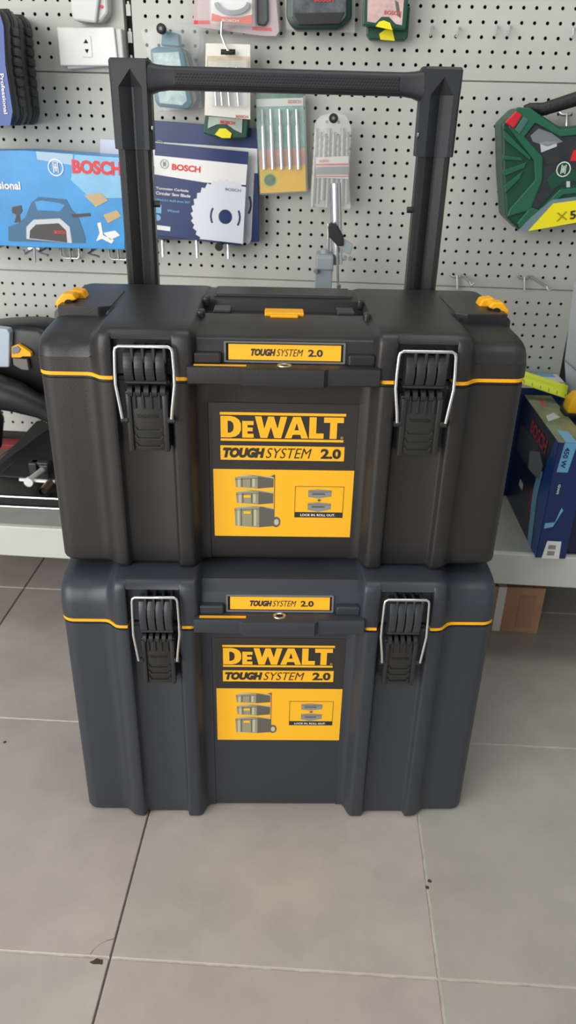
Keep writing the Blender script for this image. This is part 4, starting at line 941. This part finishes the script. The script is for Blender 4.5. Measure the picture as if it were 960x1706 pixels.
    mb = MB(); q0, q1 = aty(941, 600, WD-.014), aty(975, 630, WD-.10); mb.tube([q0, q1], .0009, 6); mb.build('fold_line', pgrey, t)
carton450()
def leftsaw():
    D = 1.36
    t = thing('cut_off_saw', 'black metal cut-off saw with clamp screw on the left of the base shelf', 'saw', (-.53, 1.33, DZ))
    zt = DZ+.024
    # base plate
    b = [atz(-60, 843, DZ), atz(99, 848, DZ)]
    x1, yf = -.40, 1.259
    base = [Vector((-.72, yf+.004, 0)), Vector((x1, yf, 0)), Vector((x1, 1.44, 0)), Vector((-.60, 1.44, 0)), Vector((-.66, 1.42, 0)), Vector((-.72, 1.40, 0))]
    MB().prism([v+UZ*(DZ+.0005) for v in base], (0, 0, zt-DZ), bev=.003).build('base_plate', gblk, t)
    MB().tube([Vector((-.72, yf+.001, zt-.001)), Vector((x1, yf-.002, zt-.001))], .0022, 8).build('front_rail', chrome, t)
    MB().tube([Vector((-.72, yf-.001, DZ+.003)), Vector((x1, yf-.004, DZ+.003))], .0020, 8).build('front_rail', chrome, t)
    mb = MB()
    for k_ in range(2): 
        p_ = [atz(-10, 795-k_*18, zt+.002), atz(60, 752-k_*20, zt+.002)]; mb.tube(p_, .003, 8)
    mb.build('raised_bead', gblk, t, smooth=True)
    MB().prism([atz(-25, 792, zt+.001), atz(104, 800, zt+.001), aty(112, 690, 1.435), aty(60, 701, 1.435)], (0, 0, -.008), bev=.002).build('rear_plate', gblk, t)
    for y_ in (0, 1): MB().tube([atz(4-30*y_, 788-y_*14, zt+.006), aty(84-14*y_, 712+4*y_, 1.42)], .0018, 8).build('plate_rib', mat('rib_black', (.03, .03, .032), .3), t)
    # fence bracket
    c = atz(84, 735, zt+.001); MB().rbox(c.x-.02, c.x+.10, c.y-.02, c.y+.06, zt, zt+.045, r=.004).build('fence', mat('cast_black', (.03, .03, .032), .4), t)
    c = atz(66, 795, zt+.001)
    mb = MB(); mb.rbox(c.x-.018, c.x-.002, c.y-.005, c.y+.02, zt, zt+.032, r=.002); mb.rbox(c.x+.004, c.x+.022, c.y-.008, c.y+.014, zt, zt+.030, r=.002); mb.rbox(c.x-.016, c.x+.02, c.y+.0, c.y+.016, zt+.025, zt+.032, r=.002); mb.build('screw_block', mat('cast_black', (.03, .03, .032), .4), t)
    z1 = zt+.020
    MB().tube([atz(50, 800, z1), atz(98, 762, z1)], .0062, 14).build('vise_screw', mat('white_zinc', (.78, .78, .76), .35, metal=.4), t, smooth=True)
    m_ = MB(); m_.tube([atz(50, 801, z1), atz(47, 804, z1)], .009, 14); m_.tube([atz(33, 799, z1), atz(92, 803, z1)], .0035, 10); m_.build('crank_handle', MATS['white_zinc'], t, smooth=True)
    MB().tube([atz(85, 805, z1-.004), atz(72, 820, z1-.004)], .009, 16, caps=False).build('crank_grip', mat('bronze_brown', (.12, .07, .04), .3, metal=.5), t, smooth=True)
    MB().tube([atz(84, 806, z1-.004), atz(74, 818, z1-.004)], .006, 12).build('grip_core', dark, t, smooth=True)
    m_ = MB(); a = atz(46, 726, zt+.006); m_.rbox(a.x-.008, a.x+.009, a.y-.005, a.y+.008, zt, zt+.007, r=.002); m_.tube([a, a+Vector((.012, .012, .008))], .003, 8); m_.build('wing_bolt', chrome, t, smooth=True)
    m_ = MB(); m_.tube([aty(75, 680, D), aty(70, 690, D), aty(74, 702, D)], .0022, 8); m_.tube([aty(80, 690, D), aty(78, 704, D)], .002, 8); m_.build('link', chrome, t, smooth=True)
    # guard / motor body above
    n = 28
    mb = MB(); L = [(-110, 560), (-20, 546), (30, 543), (64, 545), (88, 560), (95, 600), (92, 650), (85, 668), (40, 662), (0, 640), (-60, 640), (-110, 650)]
    mb.prism(pl(L, 1.30), NW*.09, bev=.012); mb.build('motor_body', gblk, t, smooth=True, angle=60)
    L = [aty(x, y, 1.27) for x, y in ((-90, 640), (-20, 648), (30, 662), (70, 680), (100, 700))]
    MB().tube(L, .03, 20, rs=[.034, .034, .028, .020, .014]).build('arm', gblk, t, smooth=True)
    L = [aty(x, y, 1.33) for x, y in ((-40, 660), (-20, 700), (-22, 740))]; MB().tube(L, .03, 16, rs=[.034, .03, .028]).build('post', gblk, t, smooth=True)
    slab([(-20, 545), (12, 549), (16, 556), (15, 612), (-20, 612)], 1.285, .02, 'side_cover', mat('cover_silver_blue', srgb(170, 185, 200), .35), t, bev=.002)
    slab([(19, 578), (30, 574), (40, 580), (51, 588), (52, 594), (38, 594), (34, 596), (19, 596)], 1.288, .01, 'yellow_clip', yel, t, bev=.001)
    slab([(20, 579), (29, 576), (34, 582), (30, 588), (20, 590)], 1.286, .006, 'clip_insert', pgrey, t, bev=.0005)
    slab([(21, 597), (45, 599), (48, 617), (36, 616), (22, 608)], 1.288, .01, 'grey_bracket', mat('bracket_grey', srgb(110, 105, 100), .5), t, bev=.001)
leftsaw()
# reddish-brown carton at the back left of the shelf
t = thing('carton', 'low carton with a red lid at the back of the shelf, behind the cut-off saw', 'carton', (-.70, 1.455, DZ))
MB().rbox(-.80, -.632, 1.446, 1.480, DZ, .293, r=.001).build('box', mat('carton_brown_dark', srgb(96, 66, 56), .7), t); MB().rbox(-.801, -.631, 1.445, 1.481, .2932, .303, r=.001).build('lid', mat('lid_red', srgb(140, 40, 45), .5), t)
# cardboard carton on the floor under the shelf
t = thing('shipping_carton', 'brown cardboard carton with a white strap on the floor under the shelf', 'carton', (.41, 1.30, 0))
MB().rbox(.27, .466, 1.288, 1.40, 0, .108, r=.0015).build('box', brown, t)
mb = MB(); mb.box(.373, .389, 1.2872, 1.2880, .002, .1086); mb.box(.373, .389, 1.2872, 1.401, .108, .1088); mb.build('strap', mat('strap_white', srgb(225, 222, 212), .5), t)
mb = MB(); mb.box(.418, .4495, 1.2873, 1.2879, .014, .090); mb.build('printed_panel', mat('cardboard_faded', srgb(166, 126, 98), .8), t)
for o in bpy.data.objects:
    if 'world_parts' in o: del o['world_parts']
